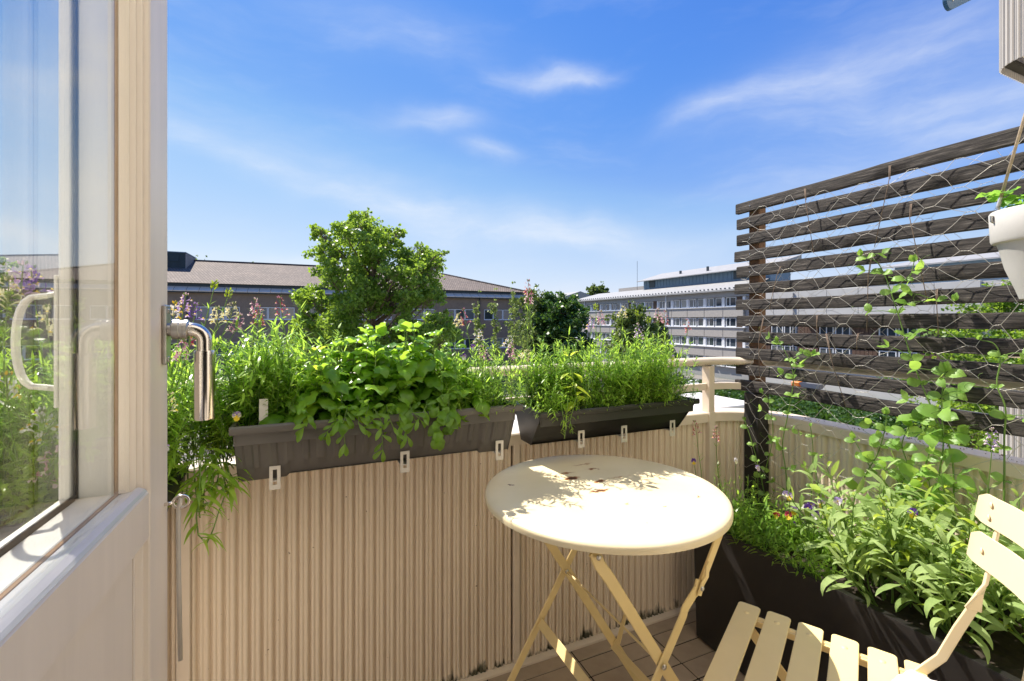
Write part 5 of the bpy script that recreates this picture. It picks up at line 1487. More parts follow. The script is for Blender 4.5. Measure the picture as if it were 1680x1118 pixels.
def spike(seed, n, h, s, mu, ml, my=None, bud=True):
    rs = random.Random(seed); q = MB()
    q.tube([(0, 0, 0), (0, 0, h * 1.15)], [.0011, .0007], 4, 3, caps=False)
    for k in range(n):
        t = (k + .3) / n; a = k * 2.3 + rs.uniform(-.4, .4)
        p = Vector((math.cos(a), math.sin(a), 0)) * (.006 * (1.2 - t * .6)) + Vector((0, 0, h * t))
        floret(q, p + Vector((math.cos(a), math.sin(a), 0)) * .004, (math.cos(a), math.sin(a), .15), s * (1.1 - .5 * t) * rs.uniform(.8, 1.15), 0, 1, 2)
    if bud:
        for k in range(7):
            a = k * 2.4; p = Vector((math.cos(a) * .003, math.sin(a) * .003, h * (1.02 + k * .018)))
            q.lathe([(0, 0), (.0016, .0012), (.0013, .004), (0, .0058)], 5, 3 if k % 2 else 1, frame(p, (0, 1, .1), (math.cos(a) * .5, math.sin(a) * .5, 1)))
    return q.mesh('flower_spike', [M[mu], M[ml], M[my or 'yellowp'], M['tree3']], True, 60)
SPK = {'lilac': spike(1, 9, .034, .0085, 'lilac', 'palepink'), 'pink': spike(2, 11, .038, .0075, 'pink', 'palepink', 'creamp'), 'cream': spike(3, 9, .030, .0085, 'creamp', 'creamp'),
       'white': spike(4, 8, .028, .0085, 'whitep', 'whitep'), 'crimson': spike(5, 9, .040, .0065, 'crimson', 'pink', 'yellowp'), 'pale': spike(6, 13, .045, .0072, 'mauve', 'palepink', 'whitep'),
       'yellow': spike(7, 7, .026, .009, 'whitep', 'yellowp'), 'violet': spike(8, 8, .028, .0085, 'violet', 'lilac'), 'bud': spike(9, 0, .004, .004, 'creamp', 'creamp')}
qb = MB()
for k in range(16):
    a = k * 2.4; z = k * .0012; qb.lathe([(0, 0), (.0022, .002), (.0018, .006), (0, .009)], 6, k % 2, frame((math.cos(a) * .004, math.sin(a) * .004, z), (0, 1, .1), (math.cos(a) * .8, math.sin(a) * .8, 1)))
SPK['bud'] = qb.mesh('flower_bud', [M['tree3'], M['lime']], True, 60)
def viola_mesh(top, side, low):
    q = MB()
    for a, mm, r in ((60, 0, .0095), (120, 0, .0095), (5, 1, .008), (175, 1, .008), (270, 2, .0105)):
        c, s = math.cos(R(a)), math.sin(R(a)); pts = [(0, 0, .0006)]
        cx, cz = c * r * .55, s * r * .55
        for k in range(9):
            b = R(a) - R(115) + R(230) * k / 8
            pts.append((cx + r * .58 * math.cos(b), -.0012 - .0015 * math.cos(k), cz + r * .58 * math.sin(b)))
        q.add([(x_, z_ * 0 + y_ - .0004 * mm, z_) for x_, y_, z_ in [(p[0], p[1], p[2]) for p in pts]], [(0, k, k + 1) for k in range(1, 9)], mm)
    q.lathe([(0, .001), (.0018, 0)], 6, 3, frame((0, -.002, 0), (0, 0, 1), (0, -1, 0)))
    return q.mesh('flower', [M[top], M[side], M[low], M['yellowp']], False)
VFL = [viola_mesh('violet', 'lilac', 'whitep'), viola_mesh('mauve', 'creamp', 'yellowp'), viola_mesh('violet', 'violet', 'yellowp'), viola_mesh('whitep', 'whitep', 'creamp'), viola_mesh('crimson', 'crimson', 'yellowp'), viola_mesh('mauve', 'whitep', 'palepink')]

def flower_on_stalk(plant, base, head, me, sc=1.0, name='flower', face=None, leafy=True, seed=0):
    """stalk part + flower part on a plant thing (plant origin = base)"""
    rs = random.Random(seed)
    head = Vector(head); base = Vector(base)
    mid = base.lerp(head, .55) + Vector((rs.uniform(-.012, .012), rs.uniform(-.012, .012), .01))
    pts = [base, base.lerp(mid, .5) + Vector((rs.uniform(-.006, .006), rs.uniform(-.006, .006), 0)), mid, mid.lerp(head, .6) + Vector((rs.uniform(-.003, .003), 0, 0)), head]
    q = MB(); q.tube(pts, [.0016, .0015, .0013, .0011, .0009], 5, 0, caps=False)
    if leafy:
        for k in range(14):
            t = rs.uniform(.25, .9); f = t * 4; i = min(3, int(f)); p = pts[i].lerp(pts[i + 1], f - i); a = rs.uniform(0, 6.28)
            narrow(q, p, (math.cos(a), math.sin(a), rs.uniform(.6, 1.6)), rs.uniform(.016, .03), .0028, .3, 1)
    q.build('stalk', FM, plant, angle=180)
    o = link(name, me, plant)
    if face is None: o.matrix_basis = frame(head, (rs.uniform(-.3, .3), rs.uniform(-.3, .3) , 0) if False else (math.cos(seed), math.sin(seed), 0), ((pts[-1] - pts[-2]).normalized()), sc)
    else:
        f = Vector(face).normalized(); M3 = frame(head, -f, (0, 0, 1), sc); o.matrix_basis = M3
    return o

def bed(spots, meshes, name, label, group, cat, sc=(1, 1), zoff=0):
    out = []
    for k, (x, y, z) in enumerate(spots):
        s = rnd(*sc); t = link(name, meshes[k % len(meshes)]); t.location = (x, y, z + zoff); t.rotation_euler = (rnd(-.15, .15), rnd(-.15, .15), rnd(0, 6.28)); t.scale = (s, s, s * rnd(.92, 1.08))
        tag(t, label, cat, group); out.append(t)
    return out

# ---- bowl at the left: dense toadflax
sp = []
for k in range(58):
    a = k * 2.4; r = .165 * math.sqrt((k + .5) / 58); sp.append((PC[0] + r * math.cos(a), PC[1] + r * math.sin(a), PZT - .02))
bed(sp, FEA, 'toadflax', 'feathery green toadflax crowded in the dark round bowl', 'toadflax in the round bowl', 'plant', (1.05, 1.50))
sp = [(PC[0] + .15 * math.cos(R(a)), PC[1] + .15 * math.sin(R(a)), PZT - .015) for a in (-70, -50, -30, -12, 5, 25, 48)]
bed(sp, STRAP, 'cornflower', 'broad strap leaves spilling over the rim of the dark round bowl', 'strap-leaved plants on the bowl rim', 'plant', (.9, 1.3))
sp = [(PC[0] + .10 * math.cos(k * 2.4), PC[1] + .10 * math.sin(k * 2.4), PZT + .05 + .02 * k) for k in range(7)] + [(-.17 + .03 * k, 1.2 + .012 * k, GZT + .02 + .01 * (k % 3)) for k in range(6)]
bed(sp, STRAP, 'cornflower', 'arching pale blades pushing up through the toadflax left of the basil', 'arching blades among the toadflax', 'plant', (.9, 1.3))
# ---- between bowl and grey box, along the rail
sp = [(-.20 + .028 * k + rnd(-.008, .008), 1.20 + rnd(0, .13), GZT - .03) for k in range(9)] + [(-.17 + .019 * k, 1.20 + (k * .618 % 1) * .12, GZT - .06) for k in range(9)] + [(-.26 + .012 * k, 1.27 + (k * .618 % 1) * .10, GZT - .10) for k in range(8)]
bed(sp, FEA, 'toadflax', 'feathery green toadflax at the left end of the grey planter box', 'toadflax in the grey box, left end', 'plant', (1.0, 1.35))
# ---- grey box right end
sp = [(.30 + .0155 * k, 1.17 + (k * .61 % 1) * .14, GZT - .02) for k in range(13)] + [(.32 + .018 * k, 1.25 + (k * .618 % 1) * .08, GZT - .03) for k in range(10)]
bed(sp, FEA + VIO, 'toadflax', 'feathery flowering green plant at the right end of the grey planter box', 'feathery plants in the grey box, right end', 'plant', (.75, .98))
sp = [(.36 + .024 * k, 1.15 + .01 * (k % 2), GZT - .016) for k in range(7)]
bed(sp, STRAP, 'toadflax', 'trailing narrow-leaved stems over the right corner of the grey planter box', 'trailing stems at the grey box corner', 'plant', (.6, .85))
# ---- black box: dense
sp = [(B0 + .03 + (B1 - B0 - .06) * ((k * .618) % 1), 1.185 + .14 * ((k * .377) % 1), BZT - .02) for k in range(62)]
bed(sp, FEA, 'toadflax', 'fine-leaved bright green toadflax crowded in the smaller black planter box', 'toadflax in the black box', 'plant', (.70, 1.16))
sp = [(B0 + .01 + .037 * k, 1.168 + .008 * (k % 3), BZT - .012) for k in range(16)]
bed(sp, STRAP, 'toadflax', 'low curly stems leaning over the front rim of the black planter box', 'low stems on the black box rim', 'plant', (.50, .85))
for t_, x in ((1, .66), (2, .69)):
    pass

# individually placed flowers: (px, py, depth plane v, kind, base u, base v, base z, scale, label)
def flower_plant(px, py, v, kind, box, label, sc=1.0, leafy=True, base=None, cat='flower', group=None):
    h = on_v(px, py, v)
    if base is None: base = (h.x + rnd(-.03, .03), min(max(v, 1.19), 1.31) if box != 'bowl' else v, {'bowl': PZT, 'grey': GZT, 'black': BZT, 'floor': LZ - .02}[box] - .02)
    if box == 'bowl':
        dx, dy = base[0] - PC[0], base[1] - PC[1]; r = math.hypot(dx, dy)
        if r > .15: base = (PC[0] + dx * .15 / r, PC[1] + dy * .15 / r, base[2])
    if box == 'grey': base = (min(max(base[0], G0 + .01), G1 - .01), base[1], base[2])
    if box == 'black': base = (min(max(base[0], B0 + .01), B1 - .01), base[1], base[2])
    t = empty('toadflax' if kind in SPK else 'viola', label, cat, base, 0, group)
    rel = h - Vector(base)
    if kind in SPK: flower_on_stalk(t, (0, 0, 0), rel, SPK[kind], sc, 'flower_spike' if kind != 'bud' else 'flower_bud', seed=int(px * 7 + py), leafy=leafy)
    else:
        f = Vector((rnd(-.5, .3), -1, rnd(.0, .5)))
        flower_on_stalk(t, (0, 0, 0), rel, VFL[int(kind[1])], sc, 'flower', face=f, seed=int(px * 7 + py), leafy=leafy)
    return t
fl = [
 # left group (bowl and left of the grey box)
 (300, 512, 1.20, 'lilac', 'bowl', 'lilac and white toadflax head just above the door lever'),
 (284, 520, 1.16, 'yellow', 'bowl', 'white and yellow toadflax head beside the door edge above the lever'),
 (318, 522, 1.22, 'violet', 'bowl', 'deep violet toadflax head right of the lilac one above the lever'),
 (350, 476, 1.28, 'bud', 'bowl', 'tall green bud standing highest before the brown roof edge'),
 (373, 489, 1.28, 'bud', 'bowl', 'green bud on a thin stalk right of the tallest bud'),
 (356, 530, 1.20, 'cream', 'bowl', 'cream toadflax head right of the door lever elbow'),
 (378, 520, 1.26, 'cream', 'bowl', 'small pale yellow toadflax head above the chrome lever, to its right'),
 (385, 545, 1.24, 'pink', 'bowl', 'pale pink drooping floret right of the lever'),
 (418, 520, 1.26, 'pink', 'grey', 'pink and white toadflax spike before the brown wall, left of a twin'),
 (463, 518, 1.26, 'crimson', 'grey', 'crimson tipped toadflax spike left of the tall maple'),
 (424, 534, 1.24, 'crimson', 'grey', 'small crimson toadflax bud below the pink spike'),
 (295, 592, 1.14, 'pink', 'bowl', 'pink toadflax head left of the lever grip'),
 (310, 566, 1.16, 'crimson', 'bowl', 'small red bud behind the lever grip'),
 (274, 676, 1.08, 'cream', 'bowl', 'cream and pink floret beside the door edge below the lever'),
 (492, 590, 1.26, 'v3', 'grey', 'white viola left of the lime basil tip'),
 (388, 683, 1.16, 'v1', 'grey', 'yellow and violet viola at the left rim of the grey box'),
 (270, 738, 1.06, 'v5', 'bowl', 'mauve viola at the door edge low in the bowl'),
 # right of basil
 (752, 535, 1.30, 'cream', 'grey', 'cream toadflax head right of the basil'),
 (764, 532, 1.30, 'crimson', 'grey', 'small crimson toadflax bud beside the cream head'),
 (786, 560, 1.26, 'white', 'grey', 'white viola-like head above the right end of the grey box'),
 (776, 570, 1.26, 'v0', 'grey', 'lilac viola under the white head right of the basil'),
 (760, 585, 1.24, 'v0', 'grey', 'mauve viola next to the basil tips'),
 (832, 570, 1.26, 'white', 'grey', 'white toadflax head near the gap between the two boxes'),
 (797, 592, 1.22, 'pink', 'grey', 'faded pink floret above the grey box right end'),
 (838, 588, 1.22, 'pink', 'grey', 'small pink floret near the box corner'),
 (858, 590, 1.26, 'cream', 'grey', 'cream viola at the right corner of the grey box'),
 # black box
 (868, 498, 1.28, 'pink', 'black', 'tall pink toadflax spike between the sapling and the dark tree'),
 (866, 484, 1.28, 'crimson', 'black', 'small red tip above the tall pink spike'),
 (970, 540, 1.28, 'lilac', 'black', 'lilac toadflax head before the grey building end'),
 (985, 532, 1.28, 'pink', 'black', 'pink toadflax head beside the lilac one'),
 (1021, 520, 1.28, 'cream', 'black', 'cream and red toadflax spike before the olive tree'),
 (1048, 556, 1.26, 'pale', 'black', 'large pale mauve toadflax spike in the middle of the black box'),
 (1080, 527, 1.28, 'pink', 'black', 'bright pink toadflax head near the right end of the black box'),
 (1090, 532, 1.28, 'crimson', 'black', 'dark red bud next to the bright pink head'),
 (1064, 532, 1.28, 'bud', 'black', 'brownish seed head left of the bright pink head'),
 (1128, 545, 1.28, 'crimson', 'black', 'dark withered bud above the handrail'),
 (1103, 587, 1.24, 'v1', 'black', 'yellow and pink viola above the handrail'),
 (978, 510, 1.28, 'bud', 'black', 'yellow-green bud before the grey building'),
 (1045, 520, 1.30, 'bud', 'black', 'curled green tip above the black box')]
for f in fl: flower_plant(*f[:5], f[5], sc=1.0)
for f in ((34, 480, 1.10, 'lilac', 'bowl', 'purple toadflax head seen through the door glass'), (55, 478, 1.12, 'violet', 'bowl', 'darker purple toadflax head beside it through the door glass'),
          (12, 500, 1.08, 'cream', 'bowl', 'cream toadflax spike at the left edge seen through the glass'), (78, 548, 1.05, 'cream', 'bowl', 'peach toadflax spike behind the pull handle'),
          (12, 656, .99, 'yellow', 'bowl', 'bright yellow flower at the left edge through the glass'), (64, 715, .99, 'white', 'bowl', 'white flower low in the glass'), (80, 725, 1.0, 'white', 'bowl', 'second white flower low in the glass'),
          (72, 785, .97, 'pink', 'bowl', 'pink flower over the bowl rim through the glass')):
    flower_plant(*f[:5], f[5], sc=1.35)

# ---- basil
def basil(base, H, seed, n_nodes=5, label='', group=None, me=BAS, scale=1.0, name='basil_plant', nst=3):
    rs = random.Random(seed); t = empty(name, label, 'plant', base, 0, group)
    q = MB(); leaves = []
    for s in range(nst):
        a = rs.uniform(0, 6.28); sp = rs.uniform(.05, .42) if s else .08
        h = H * (1 if s == 0 else rs.uniform(.55, .92))
        pts = stem_path((0, 0, -.01), (math.cos(a) * sp, math.sin(a) * sp, 1), h, 8, .05, .05, rs)
        q.tube(pts, [.0026 * (1 - .4 * i / 8) for i in range(9)], 5, 0, caps=False)
        ph = rs.uniform(0, 3.14)
        for k in range(n_nodes + 1):
            f = (.30 + .70 * k / n_nodes) * 7.99; i = int(f); p = pts[i].lerp(pts[min(8, i + 1)], f - i)
            ph += 1.57 + rs.uniform(-.3, .3)
            top = k == n_nodes
            reps = 2 if not top else 4
            for r in range(reps):
                b = ph + r * (math.pi if not top else 1.57)
                o = Vector((math.cos(b), math.sin(b), rs.uniform(-.6, .3) if not top else rs.uniform(.4, 1.2)))
                sz = rs.uniform(.75, 1.25) * (1 if k < n_nodes - 1 else (.85 if not top else .5)) * (.8 if k == 0 else 1) * scale
                st = p + o.normalized() * .008
                leaves.append((p, st, o, sz))
        # axillary small leaves
        for k in range(6):
            f = rs.uniform(2, 7.5); i = int(f); p = pts[i]; b = rs.uniform(0, 6.28); leaves.append((p, p, Vector((math.cos(b), math.sin(b), .9)), rs.uniform(.35, .55) * scale))
    for p, st, o, sz in leaves:
        q.tube([p, st], .0011, 4, 0, caps=False)
        nrm = Vector((rs.gauss(0, .22), rs.gauss(0, .22), 1)) + o.normalized() * .35
        put_leaf(t, rs.choice(me), st, o, nrm, sz)
    q.build('stem', M['stem'], t, angle=180)
    return t
bs = [(470, 1.20, .11), (500, 1.25, .155), (532, 1.20, .175), (575, 1.27, .20), (600, 1.20, .205), (632, 1.26, .235), (655, 1.20, .23), (690, 1.26, .24), (716, 1.19, .215), (742, 1.24, .185), (618, 1.30, .22), (672, 1.31, .235), (550, 1.30, .19), (770, 1.18, .10), (565, 1.16, .09), (655, 1.165, .11), (735, 1.16, .07)]
for i, (px, v, H) in enumerate(bs):
    p = on_v(px, 670, v)
    basil((p.x, v, GZT - .02), H, 200 + i, 5 if H > .12 else 3, 'green basil plant with cupped glossy leaves in the middle of the grey planter box', 'basil plants in the grey box', nst=3 if H > .1 else 2)
for px, v, py, lab, box in ((540, 1.19, 562, 'lime green young basil tip standing above the left part of the grey box', GZT), (948, 1.17, 574, 'lime yellow broad-leaved sprig among the toadflax of the black box', BZT)):
    h = on_v(px, py, v); basil((h.x, v, box - .02), h.z - box + .01, int(px), 3, lab, None, LIM, 1.35 if px > 800 else 1.1, 'basil_plant', 1 if px > 800 else 2)
# trailing salad leaves over the front rim of the grey box
def trailing(base, path_, label, group, me, seed, sc=1.0, name='salad_plant', every=.016, cat='plant', rad=.0013):
    rs = random.Random(seed); t = empty(name, label, cat, base, 0, group); b = Vector(base)
    pts = [Vector(p) - b for p in path_]
    fine_ = []
    for i in range(len(pts) - 1):
        for k in range(4): fine_.append(pts[i].lerp(pts[i + 1], k / 4))
    fine_.append(pts[-1])
    q = MB(); q.tube(fine_, [rad * (1 - .4 * i / len(fine_)) for i in range(len(fine_))], 5, caps=False); q.build('stem', M['stem'], t, angle=180)
    acc_ = 0
    for i in range(1, len(fine_)):
        acc_ += (fine_[i] - fine_[i - 1]).length
        if acc_ > every:
            acc_ = 0; d = (fine_[i] - fine_[i - 1]).normalized(); a = rs.uniform(0, 6.28); o = d.orthogonal(); o.rotate(Matrix.Rotation(a, 3, d)); o.y = -abs(o.y)
            put_leaf(t, rs.choice(me), fine_[i], o * .8 + d * .7, Vector((0, -1, .6)), sc * rs.uniform(.7, 1.1))
    put_leaf(t, rs.choice(me), fine_[-1], (fine_[-1] - fine_[-2]), Vector((0, -1, .5)), sc)
    return t
for i, (a, b, c) in enumerate((((556, 672), (556, 690), (537, 708)), ((570, 668), (562, 700), (566, 728)), ((590, 670), (588, 695), (598, 705)), ((612, 668), (625, 690), (628, 738)), ((634, 665), (640, 690), (650, 712)), ((655, 668), (655, 690), (668, 716)),
                              ((500, 670), (510, 690), (498, 702)), ((720, 660), (720, 690), (722, 718)), ((735, 655), (738, 680), (735, 700)), ((700, 665), (692, 680), (680, 695)), ((605, 665), (600, 680), (610, 690)), ((672, 664), (676, 675), (690, 690)))):
    P3 = [on_v(a[0], a[1] - 12, 1.16), on_v(*a, 1.128), on_v(*b, 1.118), on_v(*c, 1.122)]
    P3[0].z = GZT - .02; 
    big = i in (7, 8)
    trailing(tuple(P3[0]), P3, 'small spoon-leaved stem hanging over the front rim of the grey box' if not big else 'basil shoot drooping over the right part of the grey box rim', 'spoon-leaved stems over the grey rim' if not big else 'drooping basil shoots', ARU if not big else BAS, 300 + i, .9 if not big else .55, 'salad_plant' if not big else 'basil_plant', .011)
# plant hanging below the bowl and rail at the left
def drape(pts_px, v, label, seed, w=.0065, L=.05, head=None, nleaf=14, cat='plant', U=None):
    P3 = [on_v(x_, y_, v) for x_, y_ in pts_px]; b = P3[0]; rs = random.Random(seed)
    t = empty('cornflower', label, cat, tuple(b)); pts = [p - b for p in P3]
    q = MB(); q.tube(pts, .0014, 5, 0, caps=False)
    for k in range(nleaf):
        f = (k + rs.random()) / nleaf * (len(pts) - 1.001); i = int(f); p = pts[i].lerp(pts[i + 1], f - i); a = rs.uniform(0, 6.28)
        narrow(q, p, (math.cos(a), math.sin(a) * .6 - .2, rs.uniform(-.2, .8)), L * rs.uniform(.7, 1.3), w * rs.uniform(.7, 1.2), 1.6, 1 + (k % 2), 5)
    q.build('foliage', FM, t, angle=180)
    if head: o = link('flower_bud', SPK['bud'], t); o.location = pts[-1]; o.scale = (.8, .8, .8)
    return t
for i, pp in enumerate((((330, 745), (328, 790), (325, 840)), ((345, 750), (350, 790), (345, 812)), ((318, 760), (320, 800), (328, 850)), ((360, 750), (368, 790), (374, 812)), ((300, 765), (300, 800), (296, 830)), ((352, 740), (360, 770), (378, 800)))):
    drape([(x_ + 8, y_ - 8) for x_, y_ in pp], 1.15 + .01 * i, 'broad strap-leaved stem hanging from the bowl over the railing top', 450 + i, .011, .06, nleaf=8)['group'] = 'strap-leaved stems hanging over the rail'
    drape(pp, 1.13 + .01 * i, 'broad strap-leaved stem hanging from the bowl over the railing top', 400 + i, .010, .055, nleaf=7)['group'] = 'strap-leaved stems hanging over the rail'
drape(((325, 800), (322, 850), (325, 878), (338, 892)), 1.14, 'lowest drooping stem with curled leaves against the corrugated sheet', 420, .008, .062, nleaf=9)
drape(((338, 895), (350, 868), (357, 845), (368, 815)), 1.14, 'thin upturned stem with a bud before the corrugated sheet', 421, .0035, .038, head=True, nleaf=9)
# overhang at the black box front
for i, pp in enumerate((((920, 660), (925, 690), (930, 700)), ((945, 655), (935, 690), (940, 712)), ((932, 650), (930, 680), (926, 720)), ((905, 670), (908, 680), (915, 690)))):
    drape(pp, 1.148, 'leafy trailing stem over the front of the black planter box', 430 + i, .0042, .022, nleaf=14)['group'] = 'trailing stems over the black box front'

# ---- long floor planter: far end
sp = [(1.30 + .06 * (k % 3) + rnd(-.01, .01), 1.18 + .012 * (k // 3) + rnd(-.01, .01), LZ - .03) for k in range(7)]
bed(sp, WIS, 'toadflax', 'wispy toadflax stems behind the table at the far end of the floor planter', 'wispy toadflax behind the table', 'plant', (.9, 1.15))
for f in ((1143, 712, 1.20, 'crimson', 'floor', 'crimson and cream toadflax spike rising behind the table, left one'), (1175, 722, 1.19, 'crimson', 'floor', 'crimson and lilac toadflax spike rising behind the table, right one'), (1138, 757, 1.20, 'v2', 'floor', 'tiny dark viola behind the table edge'),
          (1207, 756, 1.15, 'v3', 'floor', 'small cream viola before the corner sheet'), (1243, 768, 1.12, 'v5', 'floor', 'mauve and yellow viola left of the black post')):
    h = on_v(f[0], f[1], f[2]); flower_plant(*f[:5], f[5], base=(max(1.29, h.x + .06), min(1.235, f[2] + .02), LZ - .03), leafy=f[3] in SPK)
# violas and toadflax mat
sp = []
for k in range(52):
    sp.append((1.30 + .27 * ((k * .618) % 1), .80 + .42 * ((k * .377 + .1) % 1), LZ - .03))
bed(sp, VIO + STRAP[:2], 'viola_plant', 'low leafy viola in the dense mat at the far half of the floor planter', 'low violas in the floor planter', 'plant', (.85, 1.25))
sp = [(1.275 + rnd(0, .02), .86 + .03 * k + rnd(-.01, .01), LZ - .015) for k in range(13)]
bed(sp, STRAP, 'cornflower', 'strap-leaved plant drooping over the near rim of the floor planter', 'strap-leaved plants on the floor planter rim', 'plant', (.6, .95))
for i, (px, py, kd) in enumerate(((1296, 815, 1), (1290, 812, 5), (1303, 838, 1), (1331, 828, 0), (1348, 826, 1), (1338, 845, 0), (1375, 823, 5), (1322, 835, 3), (1274, 845, 4), (1301, 862, 2), (1326, 834, 2), (1294, 846, 4), (1498, 842, 2), (1620, 852, 5), (1342, 865, 5), (1365, 872, 5))):
    u = 1.38 + .012 * (i % 5); h = on_u(px, py, u)
    names = ['violet and white', 'mauve and yellow', 'deep violet', 'white', 'crimson', 'pale lilac']
    t = empty('viola', names[kd] + ' viola flower standing out of the floor planter' + (' among the sage' if px > 1400 else ' mat of violas'), 'flower', (min(1.58, h.x + .01), h.y + .01, LZ - .03), 0, 'violas of the floor planter')
    rel = h - Vector(t.location); flower_on_stalk(t, (0, 0, 0), rel, VFL[kd], 1.25, 'flower', face=(-1, -.6 + rnd(-.3, .3), rnd(.2, .8)), leafy=False, seed=i)

# ---- sage
def sage(base, nst, H, seed, label, group=None):
    rs = random.Random(seed); t = empty('sage_bush', label, 'plant', base, 0, group); q = MB(); nleaf = 0
    for s in range(nst):
        a = s * 2.4 + rs.uniform(-.4, .4); sp = .15 + 1.15 * ((s + .5) / nst) ** .8
        d = Vector((math.cos(a) * sp, math.sin(a) * sp, 1)); h = H * rs.uniform(.8, 1.1) * (1 if sp < .9 else .95)
        pts = stem_path((math.cos(a) * .02, math.sin(a) * .02, -.01), d, h, 9, .06, .07, rs)
        q.tube(pts, [.0030 * (1 - .6 * i / 9) for i in range(10)], 5, 0, caps=False)
        ph = rs.uniform(0, 3)
        for k in range(7):
            f = (.38 + .62 * k / 6) * 8.99; i = int(f); p = pts[i].lerp(pts[min(9, i + 1)], f - i); ax = (pts[min(9, i + 1)] - pts[i]).normalized()
            ph += 1.57
            for r in range(2):
                o = ax.orthogonal(); o.rotate(Matrix.Rotation(ph + r * math.pi, 3, ax)); o = o + ax * rs.uniform(.5, 1.2) * (1 if k < 5 else 2) + Vector((0, 0, .1))
                sz = rs.uniform(.5, 1.22) * (1 if k < 5 else .62)
                st = p + o.normalized() * .014 * sz
                q.tube([p, st], .0012, 4, 0, caps=False)
                put_leaf(t, rs.choice(SAG) if rs.random() > .05 else rs.choice(SAGY), st, o, Vector((rs.gauss(0, .3), rs.gauss(0, .3), 1)), sz); nleaf += 1
    q.build('stem', [M['stem']], t, angle=180)
    return t
sage((1.45, .78, LZ - .03), 16, .30, 500, 'leafy grey-green sage at the left end of the sage clump')
sage((1.50, .63, LZ - .03), 19, .34, 501, 'tall grey-green sage in the middle of the clump, nearest the pea vines')
sage((1.40, .56, LZ - .03), 15, .28, 502, 'grey-green sage leaning over the planter rim beside the chair')
sage((1.47, .42, LZ - .03), 16, .32, 503, 'grey-green sage behind the chair back')
sage((1.37, .70, LZ - .03), 10, .22, 505, 'low front sage spilling over the planter rim at the left of the clump')
sage((1.42, .24, LZ - .03), 12, .28, 504, 'grey-green sage nearest the camera at the right edge')
h = on_u(1628, 735, 1.5)
t = empty('sage_flower', 'pale pink sage flower spike before the right railing ledge', 'flower', (1.5, .56, LZ)); rel = h - Vector((1.5, .56, LZ))
flower_on_stalk(t, (0, 0, 0), rel, SPK['pale'], .9, 'flower_spike', seed=5, leafy=False)
for i, (px, py) in enumerate(((1603, 745), (1640, 720), (1615, 755))):
    pass

# ---- pea vines
PU = TU - .034
def vine(wp, label, seed, sc=1.0, branch=(), every=.05, U=PU, root=True, rad=.0024):
    rs = random.Random(seed)
    P3 = [on_u(x_, y_, U + rs.uniform(-.008, .004)) for x_, y_ in wp]
    b = Vector((min(P3[0].x, 1.585), P3[0].y, LZ - .03)) if root else P3[0]
    t = empty('pea_vine', label, 'plant', tuple(b))
    def run(P3, r0, first=True):
        fine_ = []
        n = len(P3)
        for i in range(n - 1):
            p0, p1, p2, p3 = P3[max(0, i - 1)], P3[i], P3[i + 1], P3[min(n - 1, i + 2)]
            for k in range(6):
                s = k / 6; fine_.append(.5 * ((2 * p1) + (p2 - p0) * s + (2 * p0 - 5 * p1 + 4 * p2 - p3) * s * s + (3 * p1 - p0 - 3 * p2 + p3) * s ** 3) - b)
        fine_.append(P3[-1] - b)
        q = MB(); q.tube(fine_, [r0 * (1 - .45 * i / len(fine_)) for i in range(len(fine_))], 6, caps=False)
        ac = every * .4; sd = 1
        for i in range(1, len(fine_)):
            ac += (fine_[i] - fine_[i - 1]).length
            if ac > every:
                ac = 0; sd = -sd; d = (fine_[i] - fine_[i - 1]).normalized(); p = fine_[i]
                # two clasping stipules
                for r in (-1, 1):
                    o = Vector((-.35 + rs.uniform(-.3, .1), r * .9, rs.uniform(-.3, .5))) + d * .3
                    put_leaf(t, rs.choice(STI), p, o, Vector((-.9 + rs.uniform(-.2, .6), rs.uniform(-.6, .6), .5 + rs.uniform(-.5, .5))), sc * rs.uniform(.38, .8))
                # leaf stalk with a leaflet pair and a tendril, at most nodes
                o = Vector((-.45 + rs.uniform(-.2, .2), sd, .35 + rs.uniform(-.3, .4))).normalized(); Ls = rs.uniform(.035, .075) * sc
                e = p + o * Ls
                if rs.random() < .7:
                    q.tube([p, p + o * Ls * .5 + Vector((0, 0, .004)), e], [.0012, .001, .0007], 4, caps=False)
                    c_ = p.lerp(e, .9)
                    for r in (-1, 1):
                        o2 = o * .7 + Vector((rs.uniform(-.5, .5), -.3 * r, r * .55)); put_leaf(t, rs.choice(PEA), c_, o2, Vector((-.9 + rs.uniform(-.2, .8), rs.uniform(-.7, .7), .6 + rs.uniform(-.6, .4))), sc * rs.uniform(.45, .9))
                else: e = p
                # tendril
                tp = [e + o * .003 * k + Vector((math.cos(k * .8) * .0009 * k, math.sin(k * .8) * .0008 * k, math.cos(k * .5) * .0011 * k)) for k in range(14)]
                q.tube(tp, .00045, 3, caps=False)
        q.build('stem', M['stem'], t, angle=180)
        # curled growing tip
        for r in range(4): put_leaf(t, rs.choice(PEA), fine_[-1], Vector((rs.uniform(-.5, .2), rs.uniform(-.5, .5), 1)), Vector((-1, rs.uniform(-.5, .5), .3)), sc * rs.uniform(.35, .6))
    run(([b] if root else []) + P3, rad)
    for br in branch: run([on_u(x_, y_, U - .01) for x_, y_ in br], rad * .7)
    return t
vine([(1262, 850), (1250, 790), (1238, 740), (1222, 690)], 'short pea vine climbing by the black post, leftmost of the vines', 600, .85, [[(1250, 790), (1268, 720), (1262, 660), (1250, 645)]], .055)
vine([(1292, 860), (1290, 780), (1284, 730), (1293, 680), (1302, 620), (1290, 580), (1275, 560)], 'slender pea vine rising just right of the black post with a forked tip', 601, .85, [[(1300, 620), (1310, 598), (1335, 582)]], .062)
vine([(1330, 850), (1332, 790), (1334, 740), (1330, 700)], 'low thin pea shoot against the sunlit corrugated sheet', 602, .62, (), .05)
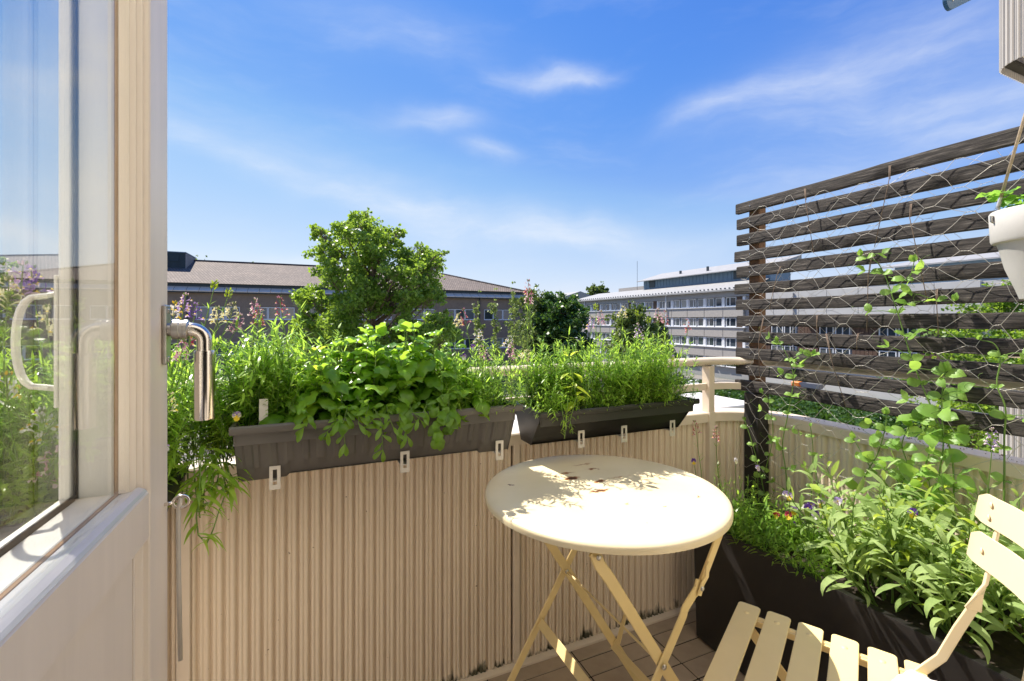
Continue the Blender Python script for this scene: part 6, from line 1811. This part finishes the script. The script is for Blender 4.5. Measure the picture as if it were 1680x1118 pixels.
vine([(1400, 830), (1420, 780), (1440, 745), (1452, 705), (1455, 680)], 'pea vine in front of the right ledge, left of the tall vine', 603, 1.15, [[(1430, 770), (1412, 740), (1400, 720)]], .05)
vine([(1565, 800), (1560, 740), (1538, 690), (1512, 630), (1490, 570), (1478, 530), (1462, 480), (1450, 448), (1436, 428), (1412, 420)], 'tallest pea vine climbing the middle of the wire mesh', 604, 1.0, [[(1474, 515), (1485, 500), (1520, 494), (1568, 494)], [(1458, 455), (1490, 458), (1500, 430)]], .062)
vine([(1540, 800), (1548, 730), (1545, 660), (1552, 610)], 'thick pea vine right of the tallest one with broad leaves', 605, 1.4, (), .05)
vine([(1500, 810), (1520, 760), (1528, 720), (1510, 690)], 'bushy pea vine with the broadest leaves low in the middle', 606, 1.45, (), .05)
vine([(1475, 815), (1490, 770), (1480, 730), (1492, 700)], 'broad-leaved pea shoot standing over the sage at the foot of the mesh', 608, 1.2, (), .045)
vine([(1648, 790), (1648, 720), (1650, 670), (1636, 630), (1642, 590), (1632, 565), (1608, 558)], 'pea vine at the right edge climbing towards the hanging pot', 607, .85, (), .075)

# ---- strawberry in the hanging pot
def straw_leaf_mesh():
    q = MB()
    v, f = leaf_grid(.042, .032, nl=8, nw=6, fold=.3, curl=.35, shape='obov', wave=.9)
    v = [list(p) for p in v]
    for i in range(1, 9):
        for j in (0, 6): v[i * 7 + j][0] *= (1.14 if i % 2 else .94)
    q.add(v, f); return q.mesh('leaf', M['straw'], True, 180)
STRM = straw_leaf_mesh()
st = empty('strawberry_plant', 'strawberry plant with toothed bright leaves filling the white hanging pot', 'plant', (1.492, .439, HZ - .03))
rs = random.Random(8); q = MB()
for k in range(15):
    a = R(150 + 24 * k); L = rs.uniform(.07, .115); d = Vector((math.cos(a), math.sin(a), rs.uniform(.5, 1.0))).normalized()
    e = d * L; e.z = min(e.z, .09)
    q.tube([(0, 0, 0), e * .5 + Vector((0, 0, .02)), e], [.0016, .0014, .0011], 5, caps=False)
    ho = Vector((d.x, d.y, rs.uniform(-.25, .25))).normalized(); sd = ho.cross(Vector((0, 0, 1)))
    for o in (ho, ho * .35 + sd, ho * .35 - sd): put_leaf(st, STRM, e, o, Vector((rs.gauss(0, .2), rs.gauss(0, .2), 1)), rs.uniform(.85, 1.25))
q.build('stem', M['stem'], st, angle=180)
